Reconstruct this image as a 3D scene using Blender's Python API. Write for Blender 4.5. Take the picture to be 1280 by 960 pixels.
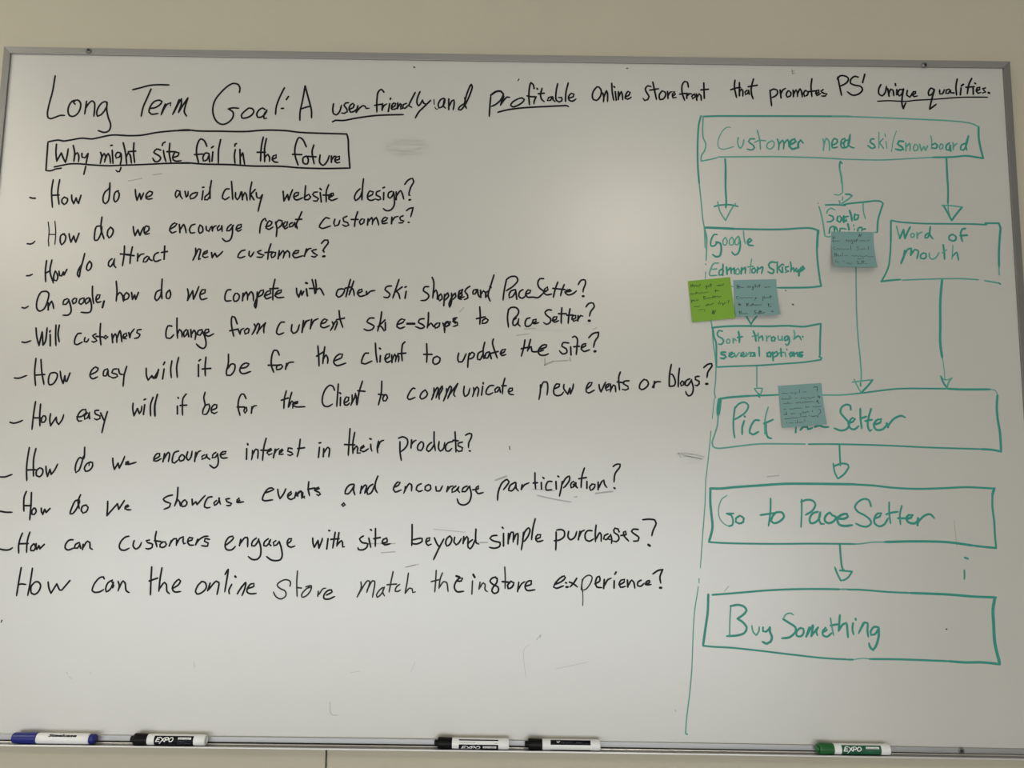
import bpy, bmesh, math, random
from mathutils import Vector, Matrix

for o in list(bpy.data.objects):
    bpy.data.objects.remove(o, do_unlink=True)
S = bpy.context.scene
COL = S.collection

# ---------------------------------------------------------------- camera
# World: x to the right along the wall, y into the wall, z up. The lower inner edge of the
# whiteboard is at height ZB above the floor, its writing surface is the plane y = 0.
ZB = 0.95
CAM_ROT = [[0.9998943, -0.014536, -0.0003227], [-0.0019719, -0.113582, -0.9935267], [0.0144053, 0.9934223, -0.1135987]]
CAM_LOC = [0.01715, -1.32322, 0.44011]
cam_d = bpy.data.cameras.new('camera')
cam = bpy.data.objects.new('camera', cam_d)
COL.objects.link(cam)
cam_d.sensor_width = 36.0
cam_d.lens = 961.0 / 1280.0 * 36.0
cam_d.clip_start = 0.02
m3 = Matrix(CAM_ROT)
cam.matrix_world = Matrix.Translation((CAM_LOC[0], CAM_LOC[1], CAM_LOC[2] + ZB)) @ m3.to_4x4()
S.camera = cam

# ---------------------------------------------------------------- world, lights, exposure
S.view_settings.view_transform = 'Standard'
S.view_settings.look = 'None'
S.view_settings.gamma = 1.0
S.view_settings.use_curve_mapping = False
S.view_settings.exposure = 0.0
world = bpy.data.worlds.new('sky'); S.world = world
world.use_nodes = True
world.node_tree.nodes['Background'].inputs[0].default_value = (0.75, 0.85, 1.0, 1)
world.node_tree.nodes['Background'].inputs[1].default_value = 0.6

CEIL = 1.8 + ZB
LAMP_STRENGTH = 12.5          # ceiling panels (emission)
LOW_FILL_POWER = 57.0         # added low fill behind, lifts the lower board
LOW_FILL_COL = (0.93, 0.965, 1.0)

def area(name, loc, rot, sx, sy, power, colour):
    d = bpy.data.lights.new(name, 'AREA'); d.shape = 'RECTANGLE'
    d.size = sx; d.size_y = sy; d.energy = power; d.color = colour
    o = bpy.data.objects.new(name, d); COL.objects.link(o)
    o.location = loc; o.rotation_euler = rot
    return o
# added cool fill light, unseen; its reflection brightens the lower board
area('added_low_fill', (-0.75, -3.62, 0.68), (math.radians(90), 0, 0), 5.3, 1.2, LOW_FILL_POWER, LOW_FILL_COL)

# ---------------------------------------------------------------- materials
def new_mat(name):
    m = bpy.data.materials.new(name); m.use_nodes = True
    return m, m.node_tree, m.node_tree.nodes['Principled BSDF']

def plain(name, col, rough=0.5, metal=0.0, spec=0.5, coat=0.0, var=0.04, scale=40.0, bump=0.0):
    m, nt, b = new_mat(name)
    N = nt.nodes.new; L = nt.links.new
    tc = N('ShaderNodeTexCoord'); nz = N('ShaderNodeTexNoise')
    nz.inputs['Scale'].default_value = scale; nz.inputs['Detail'].default_value = 3
    L(tc.outputs['Object'], nz.inputs['Vector'])
    mx = N('ShaderNodeMixRGB')
    mx.inputs[1].default_value = tuple(c * (1 - var) for c in col) + (1,)
    mx.inputs[2].default_value = tuple(min(1, c * (1 + var)) for c in col) + (1,)
    L(nz.outputs['Fac'], mx.inputs[0]); L(mx.outputs[0], b.inputs['Base Color'])
    b.inputs['Roughness'].default_value = rough
    b.inputs['Metallic'].default_value = metal
    b.inputs['Specular IOR Level'].default_value = spec
    b.inputs['Coat Weight'].default_value = coat
    if bump:
        bp = N('ShaderNodeBump'); bp.inputs['Strength'].default_value = bump
        bp.inputs['Distance'].default_value = 0.001
        L(nz.outputs['Fac'], bp.inputs['Height']); L(bp.outputs[0], b.inputs['Normal'])
    return m

def paint_wall(name, col):
    m, nt, b = new_mat(name)
    N = nt.nodes.new; L = nt.links.new
    tc = N('ShaderNodeTexCoord')
    n1 = N('ShaderNodeTexNoise'); n1.inputs['Scale'].default_value = 90; n1.inputs['Detail'].default_value = 4
    n2 = N('ShaderNodeTexNoise'); n2.inputs['Scale'].default_value = 7; n2.inputs['Detail'].default_value = 2
    L(tc.outputs['Object'], n1.inputs['Vector']); L(tc.outputs['Object'], n2.inputs['Vector'])
    mx = N('ShaderNodeMixRGB')
    mx.inputs[1].default_value = tuple(c * 0.97 for c in col) + (1,)
    mx.inputs[2].default_value = tuple(c * 1.03 for c in col) + (1,)
    L(n2.outputs['Fac'], mx.inputs[0]); L(mx.outputs[0], b.inputs['Base Color'])
    b.inputs['Roughness'].default_value = 0.6
    bp = N('ShaderNodeBump'); bp.inputs['Strength'].default_value = 0.35; bp.inputs['Distance'].default_value = 0.0012
    L(n1.outputs['Fac'], bp.inputs['Height']); L(bp.outputs[0], b.inputs['Normal'])
    return m

def board_mat():
    m, nt, b = new_mat('porcelain_white')
    N = nt.nodes.new; L = nt.links.new
    tc = N('ShaderNodeTexCoord')
    # faint uneven wiping film over the whole board
    mp = N('ShaderNodeMapping'); mp.inputs['Scale'].default_value = (1.6, 1, 3.0)
    L(tc.outputs['Object'], mp.inputs[0])
    n1 = N('ShaderNodeTexNoise'); n1.inputs['Scale'].default_value = 2.5; n1.inputs['Detail'].default_value = 5
    L(mp.outputs[0], n1.inputs['Vector'])
    base = N('ShaderNodeMixRGB')
    base.inputs[1].default_value = BOARD_A + (1,); base.inputs[2].default_value = BOARD_B + (1,)
    L(n1.outputs['Fac'], base.inputs[0])
    last = base.outputs[0]
    # smeared leftovers of wiped ink, each an ellipse of streaks at its own place on the board
    mp2 = N('ShaderNodeMapping'); mp2.inputs['Scale'].default_value = (14, 1, 170)
    mp2.inputs['Rotation'].default_value = (0, math.radians(4), 0)
    L(tc.outputs['Object'], mp2.inputs[0])
    st = N('ShaderNodeTexNoise'); st.inputs['Scale'].default_value = 1.0; st.inputs['Detail'].default_value = 3
    L(mp2.outputs[0], st.inputs['Vector'])
    for (cx, cz, rx, rz, k) in SMEARS:
        sep = N('ShaderNodeMapping'); sep.vector_type = 'POINT'
        sep.inputs['Location'].default_value = (-cx / rx, 0, -cz / rz)
        sep.inputs['Scale'].default_value = (1 / rx, 0, 1 / rz)
        L(tc.outputs['Object'], sep.inputs[0])
        ln = N('ShaderNodeVectorMath'); ln.operation = 'LENGTH'; L(sep.outputs[0], ln.inputs[0])
        rmp = N('ShaderNodeMapRange'); rmp.interpolation_type = 'SMOOTHSTEP'
        rmp.inputs[1].default_value = 1.0; rmp.inputs[2].default_value = 0.25
        rmp.inputs[3].default_value = 0.0; rmp.inputs[4].default_value = 1.0
        L(ln.outputs['Value'], rmp.inputs[0])
        r2 = N('ShaderNodeMapRange'); r2.inputs[1].default_value = 0.38; r2.inputs[2].default_value = 0.68
        L(st.outputs['Fac'], r2.inputs[0])
        mu = N('ShaderNodeMath'); mu.operation = 'MULTIPLY'; L(rmp.outputs[0], mu.inputs[0]); L(r2.outputs[0], mu.inputs[1])
        mk = N('ShaderNodeMath'); mk.operation = 'MULTIPLY'; mk.inputs[1].default_value = k; L(mu.outputs[0], mk.inputs[0])
        mx = N('ShaderNodeMixRGB'); mx.inputs[2].default_value = (0.16, 0.16, 0.15, 1)
        L(mk.outputs[0], mx.inputs[0]); L(last, mx.inputs[1]); last = mx.outputs[0]
    L(last, b.inputs['Base Color'])
    b.inputs['Roughness'].default_value = BOARD_ROUGH
    b.inputs['Specular IOR Level'].default_value = BOARD_SPEC
    b.inputs['Coat Weight'].default_value = 1.0; b.inputs['Coat IOR'].default_value = 1.6; b.inputs['Coat Roughness'].default_value = BOARD_ROUGH
    # very slight orange peel of the enamel
    n3 = N('ShaderNodeTexNoise'); n3.inputs['Scale'].default_value = 260; n3.inputs['Detail'].default_value = 2
    L(tc.outputs['Object'], n3.inputs['Vector'])
    bp = N('ShaderNodeBump'); bp.inputs['Strength'].default_value = 0.12; bp.inputs['Distance'].default_value = 0.0004
    L(n3.outputs['Fac'], bp.inputs['Height']); L(bp.outputs[0], b.inputs['Normal'])
    return m

def ghost_mat(name, col, alpha):
    m, nt, b = new_mat(name)
    b.inputs['Base Color'].default_value = col + (1,)
    b.inputs['Roughness'].default_value = 0.6
    b.inputs['Alpha'].default_value = alpha
    return m

def metal_mat(name, col, rough, streak):
    m, nt, b = new_mat(name)
    N = nt.nodes.new; L = nt.links.new
    tc = N('ShaderNodeTexCoord'); mp = N('ShaderNodeMapping')
    mp.inputs['Scale'].default_value = streak
    L(tc.outputs['Object'], mp.inputs[0])
    nz = N('ShaderNodeTexNoise'); nz.inputs['Scale'].default_value = 1; nz.inputs['Detail'].default_value = 4
    L(mp.outputs[0], nz.inputs['Vector'])
    mx = N('ShaderNodeMixRGB')
    mx.inputs[1].default_value = tuple(c * 0.9 for c in col) + (1,); mx.inputs[2].default_value = tuple(c * 1.08 for c in col) + (1,)
    L(nz.outputs['Fac'], mx.inputs[0]); L(mx.outputs[0], b.inputs['Base Color'])
    b.inputs['Metallic'].default_value = 0.55
    b.inputs['Roughness'].default_value = rough
    return m

BOARD_A = (0.535, 0.52, 0.472); BOARD_B = (0.565, 0.55, 0.498)
BOARD_ROUGH = 0.32; BOARD_SPEC = 1.0
SMEARS = [(-0.1781, 1.0164, 0.0517, 0.0244, 0.55), (0.3252, 0.4689, 0.0329, 0.0137, 0.3), (0.3929, 0.653, 0.0139, 0.0112, 0.25), (0.086, 0.6909, 0.0559, 0.0126, 0.12), (0.1489, 0.6989, 0.0112, 0.0084, 0.2)]
M_WALL = paint_wall('beige_wall_paint', (0.525, 0.478, 0.362))
M_ROOM = paint_wall('off_white_room_paint', (0.60, 0.57, 0.50))
M_CEIL = plain('ceiling_tile', (0.75, 0.74, 0.70), 0.8, scale=30, bump=0.3)
M_FLOOR = plain('pale_vinyl_floor', (0.42, 0.42, 0.41), 0.35, scale=20)
M_BOARD = board_mat()
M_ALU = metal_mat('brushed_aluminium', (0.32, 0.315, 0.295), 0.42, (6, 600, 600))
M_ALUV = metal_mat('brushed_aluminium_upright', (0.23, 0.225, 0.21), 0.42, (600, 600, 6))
M_ALUR = metal_mat('brushed_aluminium_rail_lit', (0.43, 0.43, 0.425), 0.36, (6, 600, 600))  # paler copy: the lower rail's reflection of the floor is put into the colour
M_ALUB = metal_mat('aluminium_edge_highlight', (0.72, 0.71, 0.69), 0.3, (6, 600, 600))  # highlight on the tray bead and lip, painted as a paler metal
M_SCREW = metal_mat('zinc_screw', (0.22, 0.22, 0.22), 0.3, (80, 80, 80))
M_DARK = plain('painted_recess_shade', (0.01, 0.01, 0.01), 0.6)  # near-black colour for the shade inside the screw heads
M_INK = plain('black_dry_erase_ink', (0.004, 0.004, 0.006), 0.5, spec=0.2, var=0.3, scale=300)
M_INKG = plain('thin_black_dry_erase_ink', (0.03, 0.03, 0.032), 0.5, spec=0.2, var=0.5, scale=400)
M_TEAL = plain('teal_dry_erase_ink', (0.035, 0.285, 0.22), 0.45, spec=0.3, var=0.2, scale=250)
M_TEALG = plain('thin_teal_dry_erase_ink', (0.10, 0.36, 0.285), 0.5, spec=0.3, var=0.25, scale=400)
M_PEN = plain('pen_ink', (0.025, 0.03, 0.035), 0.6, var=0.3, scale=900)
M_PENG = plain('green_note_pen_ink', (0.012, 0.035, 0.010), 0.6, var=0.3, scale=900)
M_SMEAR = ghost_mat('soft_wiped_smear', (0.12, 0.12, 0.11), 0.07)
M_GHOST = ghost_mat('wiped_ink_trace', (0.10, 0.10, 0.095), 0.28)
M_NOTE_G = plain('green_note_paper', (0.21, 0.40, 0.045), 0.75, var=0.05, scale=60, spec=0.3)
M_NOTE_B = plain('blue_note_paper', (0.20, 0.345, 0.325), 0.75, var=0.05, scale=60, spec=0.3)
M_PWHITE = plain('white_marker_plastic', (0.80, 0.80, 0.78), 0.3, var=0.02)
M_PBLACK = plain('black_marker_plastic', (0.003, 0.003, 0.003), 0.35, spec=0.15, var=0.1)
M_PBLUE = plain('blue_marker_plastic', (0.006, 0.013, 0.17), 0.3, spec=0.3, var=0.08)
M_PGREEN = plain('green_marker_plastic', (0.008, 0.105, 0.022), 0.35, var=0.08)
M_LGREEN = plain('dark_green_label', (0.006, 0.085, 0.035), 0.35, var=0.04)
M_LBLACK = plain('black_label', (0.003, 0.003, 0.007), 0.35, spec=0.15, var=0.04)
M_PRINT = plain('white_print', (0.82, 0.82, 0.80), 0.4, var=0.02)
M_PRINTG = plain('grey_print', (0.10, 0.105, 0.11), 0.4, var=0.02)
M_PRINTGN = plain('pale_green_print', (0.06, 0.24, 0.14), 0.4, var=0.02)
M_CABLE = plain('black_cable_sheath', (0.012, 0.012, 0.012), 0.5)

def emis(name, col, k):
    m, nt, b = new_mat(name)
    b.inputs['Base Color'].default_value = col + (1,)
    b.inputs['Emission Color'].default_value = col + (1,)
    b.inputs['Emission Strength'].default_value = k
    return m
M_LAMP = emis('lit_diffuser', (1.0, 0.93, 0.79), LAMP_STRENGTH)
M_LAMPFRAME = plain('white_lamp_frame', (0.7, 0.7, 0.68), 0.5)
M_GLASS, _nt, _b = new_mat('added_window_glass')
_b.inputs['Base Color'].default_value = (1, 1, 1, 1); _b.inputs['Roughness'].default_value = 0.02
_b.inputs['Transmission Weight'].default_value = 1.0; _b.inputs['IOR'].default_value = 1.05

# ---------------------------------------------------------------- helpers
def mesh_obj(name, verts, faces, mats, parent=None, fmat=None, smooth=False):
    me = bpy.data.meshes.new(name)
    me.from_pydata(verts, [], faces)
    for m in (mats if isinstance(mats, (list, tuple)) else [mats]): me.materials.append(m)
    if fmat:
        me.polygons.foreach_set('material_index', fmat)
    if smooth:
        me.polygons.foreach_set('use_smooth', [True] * len(me.polygons))
    me.update()
    o = bpy.data.objects.new(name, me); COL.objects.link(o)
    if parent: o.parent = parent
    return o

def bm_obj(name, bm, mats, parent=None, smooth=False):
    bmesh.ops.recalc_face_normals(bm, faces=bm.faces)
    me = bpy.data.meshes.new(name); bm.to_mesh(me); bm.free()
    for m in (mats if isinstance(mats, (list, tuple)) else [mats]): me.materials.append(m)
    if smooth:
        me.polygons.foreach_set('use_smooth', [True] * len(me.polygons))
    o = bpy.data.objects.new(name, me); COL.objects.link(o)
    if parent: o.parent = parent
    return o

def box_bm(x0, x1, y0, y1, z0, z1, bev=0.0):
    bm = bmesh.new()
    bmesh.ops.create_cube(bm, size=1.0)
    for v in bm.verts:
        v.co = Vector(((x0 + x1) / 2 + v.co.x * (x1 - x0), (y0 + y1) / 2 + v.co.y * (y1 - y0), (z0 + z1) / 2 + v.co.z * (z1 - z0)))
    if bev: bmesh.ops.bevel(bm, geom=bm.edges[:], offset=bev, segments=2, affect='EDGES', profile=0.5)
    return bm

def box(name, x0, x1, y0, y1, z0, z1, mat, parent=None, bev=0.0):
    return bm_obj(name, box_bm(x0, x1, y0, y1, z0, z1, bev), mat, parent)

def empty(name, loc, label=None, cat=None, group=None):
    o = bpy.data.objects.new(name, None); COL.objects.link(o); o.location = loc
    o.empty_display_size = 0.05
    if label: o['label'] = label
    if cat: o['category'] = cat
    if group: o['group'] = group
    return o

def spline(p, step):
    """centripetal Catmull-Rom through the traced points"""
    if len(p) < 3: return p[:]
    q = [p[0]] + p + [p[-1]]
    q[0] = (2 * p[0][0] - p[1][0], 2 * p[0][1] - p[1][1])
    q[-1] = (2 * p[-1][0] - p[-2][0], 2 * p[-1][1] - p[-2][1])
    out = [p[0]]
    for i in range(1, len(q) - 2):
        a, b, c, d = q[i - 1], q[i], q[i + 1], q[i + 2]
        def dist(u, v): return max(1e-6, math.hypot(u[0] - v[0], u[1] - v[1])) ** 0.5
        t0 = 0; t1 = t0 + dist(a, b); t2 = t1 + dist(b, c); t3 = t2 + dist(c, d)
        n = max(1, min(8, int(math.hypot(b[0] - c[0], b[1] - c[1]) / step)))
        for k in range(1, n + 1):
            t = t1 + (t2 - t1) * k / n
            def lerp(u, v, s0, s1): 
                w = (t - s0) / (s1 - s0); return (u[0] + (v[0] - u[0]) * w, u[1] + (v[1] - u[1]) * w)
            A1 = lerp(a, b, t0, t1); A2 = lerp(b, c, t1, t2); A3 = lerp(c, d, t2, t3)
            B1 = lerp(A1, A2, t0, t2); B2 = lerp(A2, A3, t1, t3)
            out.append(lerp(B1, B2, t1, t2))
    return out

def ribbon(points, w, verts, faces, taper=True, step=None, stack=None):
    """flat pen stroke of width w along points, round ends; works in a plane (u, v)"""
    if len(points) == 2 and step:                # long straight strokes get inner points so they can wrap
        (xa, ya), (xb, yb) = points; n = max(1, int(math.hypot(xb - xa, yb - ya) / step))
        points = [(xa + (xb - xa) * k / n, ya + (yb - ya) * k / n) for k in range(n + 1)]
    p = spline(points, step or w * 0.9)
    clean = [p[0]]
    for a in p[1:]:
        if math.hypot(a[0] - clean[-1][0], a[1] - clean[-1][1]) > w * 0.08: clean.append(a)
    p = clean
    if len(p) == 1: p = [p[0], (p[0][0] + w * 0.15, p[0][1])]
    h = w / 2
    n = len(p); base = len(verts); L = []; R = []
    for i, (x, y) in enumerate(p):
        a = p[max(0, i - 1)]; b = p[min(n - 1, i + 1)]
        dx, dy = b[0] - a[0], b[1] - a[1]; l = math.hypot(dx, dy) or 1e-9
        dx /= l; dy /= l
        k = h
        if taper and n > 3:
            if i == n - 1: k = h * 0.72
            elif i == 0: k = h * 0.92
        L.append(len(verts)); verts.append((x - dy * k, y + dx * k))
        R.append(len(verts)); verts.append((x + dy * k, y - dx * k))
        if stack is not None: d = stack[-1] + 8e-7 if i else stack[0]; stack.append(d); stack.append(d)
    for i in range(n - 1):
        faces.append((L[i], L[i + 1], R[i + 1], R[i]))
    for end in (0, n - 1):                      # round caps
        x, y = p[end]; o = p[1] if end == 0 else p[n - 2]
        ang = math.atan2(y - o[1], x - o[0]); k = h * (0.92 if end == 0 else 0.72) if (taper and n > 3) else h
        s0 = R[0] if end == 0 else L[-1]; s1 = L[0] if end == 0 else R[-1]
        idx = []
        for j in range(1, 4):
            a = ang + math.pi / 2 - math.pi * j / 4
            idx.append(len(verts)); verts.append((x + math.cos(a) * k, y + math.sin(a) * k))
            if stack is not None: stack.append(stack[1] if end == 0 else stack[2 * n])
        # start angle +90deg corresponds to the left side seen along the outward direction
        faces.append(tuple([s0] + idx + [s1]))
    # sharp bends: fill with small discs so joints stay round
    for i in range(1, n - 1):
        a = math.atan2(p[i][1] - p[i - 1][1], p[i][0] - p[i - 1][0]); b = math.atan2(p[i + 1][1] - p[i][1], p[i + 1][0] - p[i][0])
        d = abs((b - a + math.pi) % (2 * math.pi) - math.pi)
        if d > 0.6:
            idx = []
            for j in range(8):
                t = 2 * math.pi * j / 8
                idx.append(len(verts)); verts.append((p[i][0] + math.cos(t) * h, p[i][1] + math.sin(t) * h))
                if stack is not None: stack.append(stack[2 * i + 1] + 4e-7)
            faces.append(tuple(idx))

def parse_strokes(txt):
    out = []
    for st in txt.split(';'):
        hd, body = st.split(':'); g = hd.startswith('g'); w = float(hd.lstrip('g'))
        out.append((w, g, [tuple(float(c) for c in t.split(',')) for t in body.split()]))
    return out

def strokes_mesh(name, strokes, scale, mapfn, mats, parent, thin_below=None, step=None):
    V = []; F = []; FM = []; D = []
    for si, (w, g, pts) in enumerate(strokes):
        f0 = len(F); st = [(si * 7 % 40) * 1e-6]
        ribbon([(a * scale, b * scale) for a, b in pts], w * scale, V, F, step=step, stack=st)
        D += st[1:]
        mi = 1 if (len(mats) > 1 and (g or (thin_below and w < thin_below))) else 0
        FM += [mi] * (len(F) - f0)
    P = [mapfn(u, v) for u, v in V]
    P = [(p[0], p[1] - d, p[2]) for p, d in zip(P, D)]
    # make every face look towards -y (the room)
    FF = []
    for f in F:
        n = 0.0
        for i in range(len(f)):
            a = V[f[i]]; b = V[f[(i + 1) % len(f)]]; n += a[0] * b[1] - b[0] * a[1]
        FF.append(f if n > 0 else tuple(reversed(f)))
    return mesh_obj(name, P, FF, mats, parent, FM)

# ---------------------------------------------------------------- room (setting)
X0, X1, YR, YW, T = -4.2, 4.2, -3.8, 0.0145, 0.1
def struct(o): o['kind'] = 'structure'; return o
struct(box('wall_back', X0, X1, YW, YW + T, 0, CEIL, M_WALL))
struct(box('wall_left', X0 - T, X0, YR, YW + T, 0, CEIL, M_ROOM))
struct(box('wall_right', X1, X1 + T, YR, YW + T, 0, CEIL, M_ROOM))
struct(box('floor', X0 - T, X1 + T, YR - T, YW + T, -T, 0, M_FLOOR))
struct(box('ceiling', X0 - T, X1 + T, YR - T, YW + T, CEIL, CEIL + T, M_CEIL))
# rear wall behind the photographer; its low window is added to suit the fill light
WX0, WX1, WZ0, WZ1 = -3.5, 2.0, 0.04, 1.34
bm = bmesh.new()
for (a, b, c, d) in ((X0, WX0, 0, CEIL), (WX1, X1, 0, CEIL), (WX0, WX1, 0, WZ0), (WX0, WX1, WZ1, CEIL)):
    t = box_bm(a, b, YR - T, YR, c, d); me = bpy.data.meshes.new('t'); t.to_mesh(me); t.free(); bm.from_mesh(me)
struct(bm_obj('wall_front', bm, M_ROOM))
win = struct(box('added_window_1', WX0, WX1, YR - T, YR - T + 0.006, WZ0, WZ1, M_GLASS))  # added unseen pane, goes with the low fill light
wf = bmesh.new()
for (a, b, c, d) in ((WX0, WX1, WZ0, WZ0 + .05), (WX0, WX1, WZ1 - .05, WZ1), (WX0, WX0 + .05, WZ0, WZ1), (WX1 - .05, WX1, WZ0, WZ1), (-.875, -.825, WZ0, WZ1)):
    t = box_bm(a, b, YR - T + .01, YR - .01, c, d); me = bpy.data.meshes.new('t'); t.to_mesh(me); t.free(); wf.from_mesh(me)
bm_obj('added_window_frame', wf, M_LAMPFRAME, win)

# ---------------------------------------------------------------- ceiling lights (behind the camera)
def ceiling_light(x, y, label):
    r = empty('ceiling_light', (x, y, CEIL), label, 'lamp', 'recessed ceiling panels of the room')
    box('frame', -.33, .33, -.38, .38, -.03, 0, M_LAMPFRAME, r, .004)
    box('diffuser', -.30, .30, -.35, .35, -.034, -.028, M_LAMP, r)
    return r
for (x, y, lb) in ((0.62, -2.7, 'lit rectangular ceiling panel mirrored on the whiteboard right of its middle'),
                   (-2.68, -2.75, 'lit rectangular ceiling panel mirrored at the left edge of the whiteboard'),
                   (-2.3, -0.95, 'added lit ceiling panel nearest the wall, brightening the upper left of the whiteboard')):  # last panel is added to brighten the upper left and shade below the tray
    ceiling_light(x, y, lb)

# ---------------------------------------------------------------- whiteboard
W, H = 1.803, 1.182
board = empty('whiteboard', (0, 0, ZB), 'large wall-mounted whiteboard with grey aluminium frame, covered in black and teal handwriting', 'whiteboard')
hw = W / 2
box('writing_surface', -hw - .004, hw + .004, 0, .012, -.003, H + .004, M_BOARD, board)

RW, RF, RB = .0127, -.0035, .0143      # rail width, front plane, back plane
def rail(name, outer0, outer1, inner1, inner0, mat, bow=0.0):
    """mitred aluminium rail; corner points in (x, z), outer edge first"""
    bm = bmesh.new(); q = [outer0, outer1, inner1, inner0]
    f = [bm.verts.new((p[0], RF, p[1])) for p in q]; b = [bm.verts.new((p[0], RB, p[1])) for p in q]
    bm.faces.new(f); bm.faces.new(b)
    for i in range(4): bm.faces.new((f[i], f[(i + 1) % 4], b[(i + 1) % 4], b[i]))
    bmesh.ops.recalc_face_normals(bm, faces=bm.faces)
    bmesh.ops.bevel(bm, geom=bm.edges[:], offset=.0005, segments=2, affect='EDGES', profile=.5)
    if bow:
        for c in range(1, 30):
            x = -hw + 2 * hw * c / 30
            bmesh.ops.bisect_plane(bm, geom=bm.verts[:] + bm.edges[:] + bm.faces[:], plane_co=(x, 0, 0), plane_no=(1, 0, 0))
        for v in bm.verts: v.co.z += bow * max(0.0, 1 - (v.co.x / hw) ** 2)
    return bm_obj(name, bm, mat, board)
RBOT = -.0085
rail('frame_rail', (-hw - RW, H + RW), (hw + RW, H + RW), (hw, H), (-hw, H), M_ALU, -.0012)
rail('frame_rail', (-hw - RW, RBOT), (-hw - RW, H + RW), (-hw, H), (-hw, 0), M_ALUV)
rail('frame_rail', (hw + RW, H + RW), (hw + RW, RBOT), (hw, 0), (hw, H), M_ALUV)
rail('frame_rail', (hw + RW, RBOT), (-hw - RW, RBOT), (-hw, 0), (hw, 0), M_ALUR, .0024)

# tray: thin shelf with a small bead against the rail and a rolled front lip, one extrusion
TZ = -.0092
prof = [(.0143, TZ), (-.0030, TZ), (-.0034, TZ + .0012), (-.0044, TZ + .0014), (-.0052, TZ + .0009), (-.0056, TZ),
        (-.0170, TZ), (-.0178, TZ + .0005), (-.0188, TZ + .0011), (-.0198, TZ + .0009), (-.0203, TZ + .0001), (-.0203, TZ - .0009),
        (-.0197, TZ - .0016), (-.0180, TZ - .0018), (.0143, TZ - .0018)]
V = []; F = []; FM = []
n = len(prof)
def tdz(x):
    u = x / hw
    return -.0017 + .0017 * (1 - u * u) + .0006 * u
NS = 24
for k in range(NS + 1):
    x = (-1 + 2 * k / NS) * (hw + RW)
    for (y, z) in prof: V.append((x, y, z + tdz(x)))
for k in range(NS):
    for i in range(n):
        j = (i + 1) % n; a = k * n
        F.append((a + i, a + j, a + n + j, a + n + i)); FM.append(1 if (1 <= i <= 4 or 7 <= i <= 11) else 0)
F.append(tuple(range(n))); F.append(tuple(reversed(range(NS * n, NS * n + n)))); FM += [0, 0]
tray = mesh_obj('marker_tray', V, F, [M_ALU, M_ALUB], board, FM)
bmt = bmesh.new(); bmt.from_mesh(tray.data); bmesh.ops.recalc_face_normals(bmt, faces=bmt.faces); bmt.to_mesh(tray.data); bmt.free()

def lathe(profile, seg=24, axis='x'):
    """profile = [(along, radius)...] revolved about the x axis"""
    bm = bmesh.new(); rings = []
    for (a, r) in profile:
        if r < 1e-6: rings.append([bm.verts.new((a, 0, 0))])
        else: rings.append([bm.verts.new((a, r * math.cos(2 * math.pi * k / seg), r * math.sin(2 * math.pi * k / seg))) for k in range(seg)])
    for A, B in zip(rings[:-1], rings[1:]):
        for k in range(seg):
            k2 = (k + 1) % seg
            if len(A) == 1 and len(B) == 1: continue
            if len(A) == 1: bm.faces.new((A[0], B[k2], B[k]))
            elif len(B) == 1: bm.faces.new((A[k], A[k2], B[0]))
            else: bm.faces.new((A[k], A[k2], B[k2], B[k]))
    return bm

def screw(x, z, roll):
    bm = lathe([(0, .0001), (0, .0016), (.0004, .0019), (.0008, .0042), (.0020, .0046), (.0028, .0052), (.0034, .0052), (.0034, 0)][::-1], 20)
    o = bm_obj('mounting_screw', bm, M_SCREW, board, True)
    o.rotation_euler = (0, 0, math.radians(-90)); o.location = (x, RF - .0034 + .0034, z)
    o.rotation_euler = (0, 0, math.radians(90)); o.location = (x, RF - .0030, z)
    s = bm_obj('screw_shade_disc', lathe([(0, 0), (0, .0023), (.0012, .0023), (.0012, 0)], 12), M_DARK, o)  # black disc on the head, painted shade instead of a real hollow
    s.location = (-.0006, .0012 * math.cos(roll), .0012 * math.sin(roll))
    return o
screw(-.7595, 1.1878, 2.4); screw(.7572, 1.1845, 3.6); screw(.7630, -.0035, .3)

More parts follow.
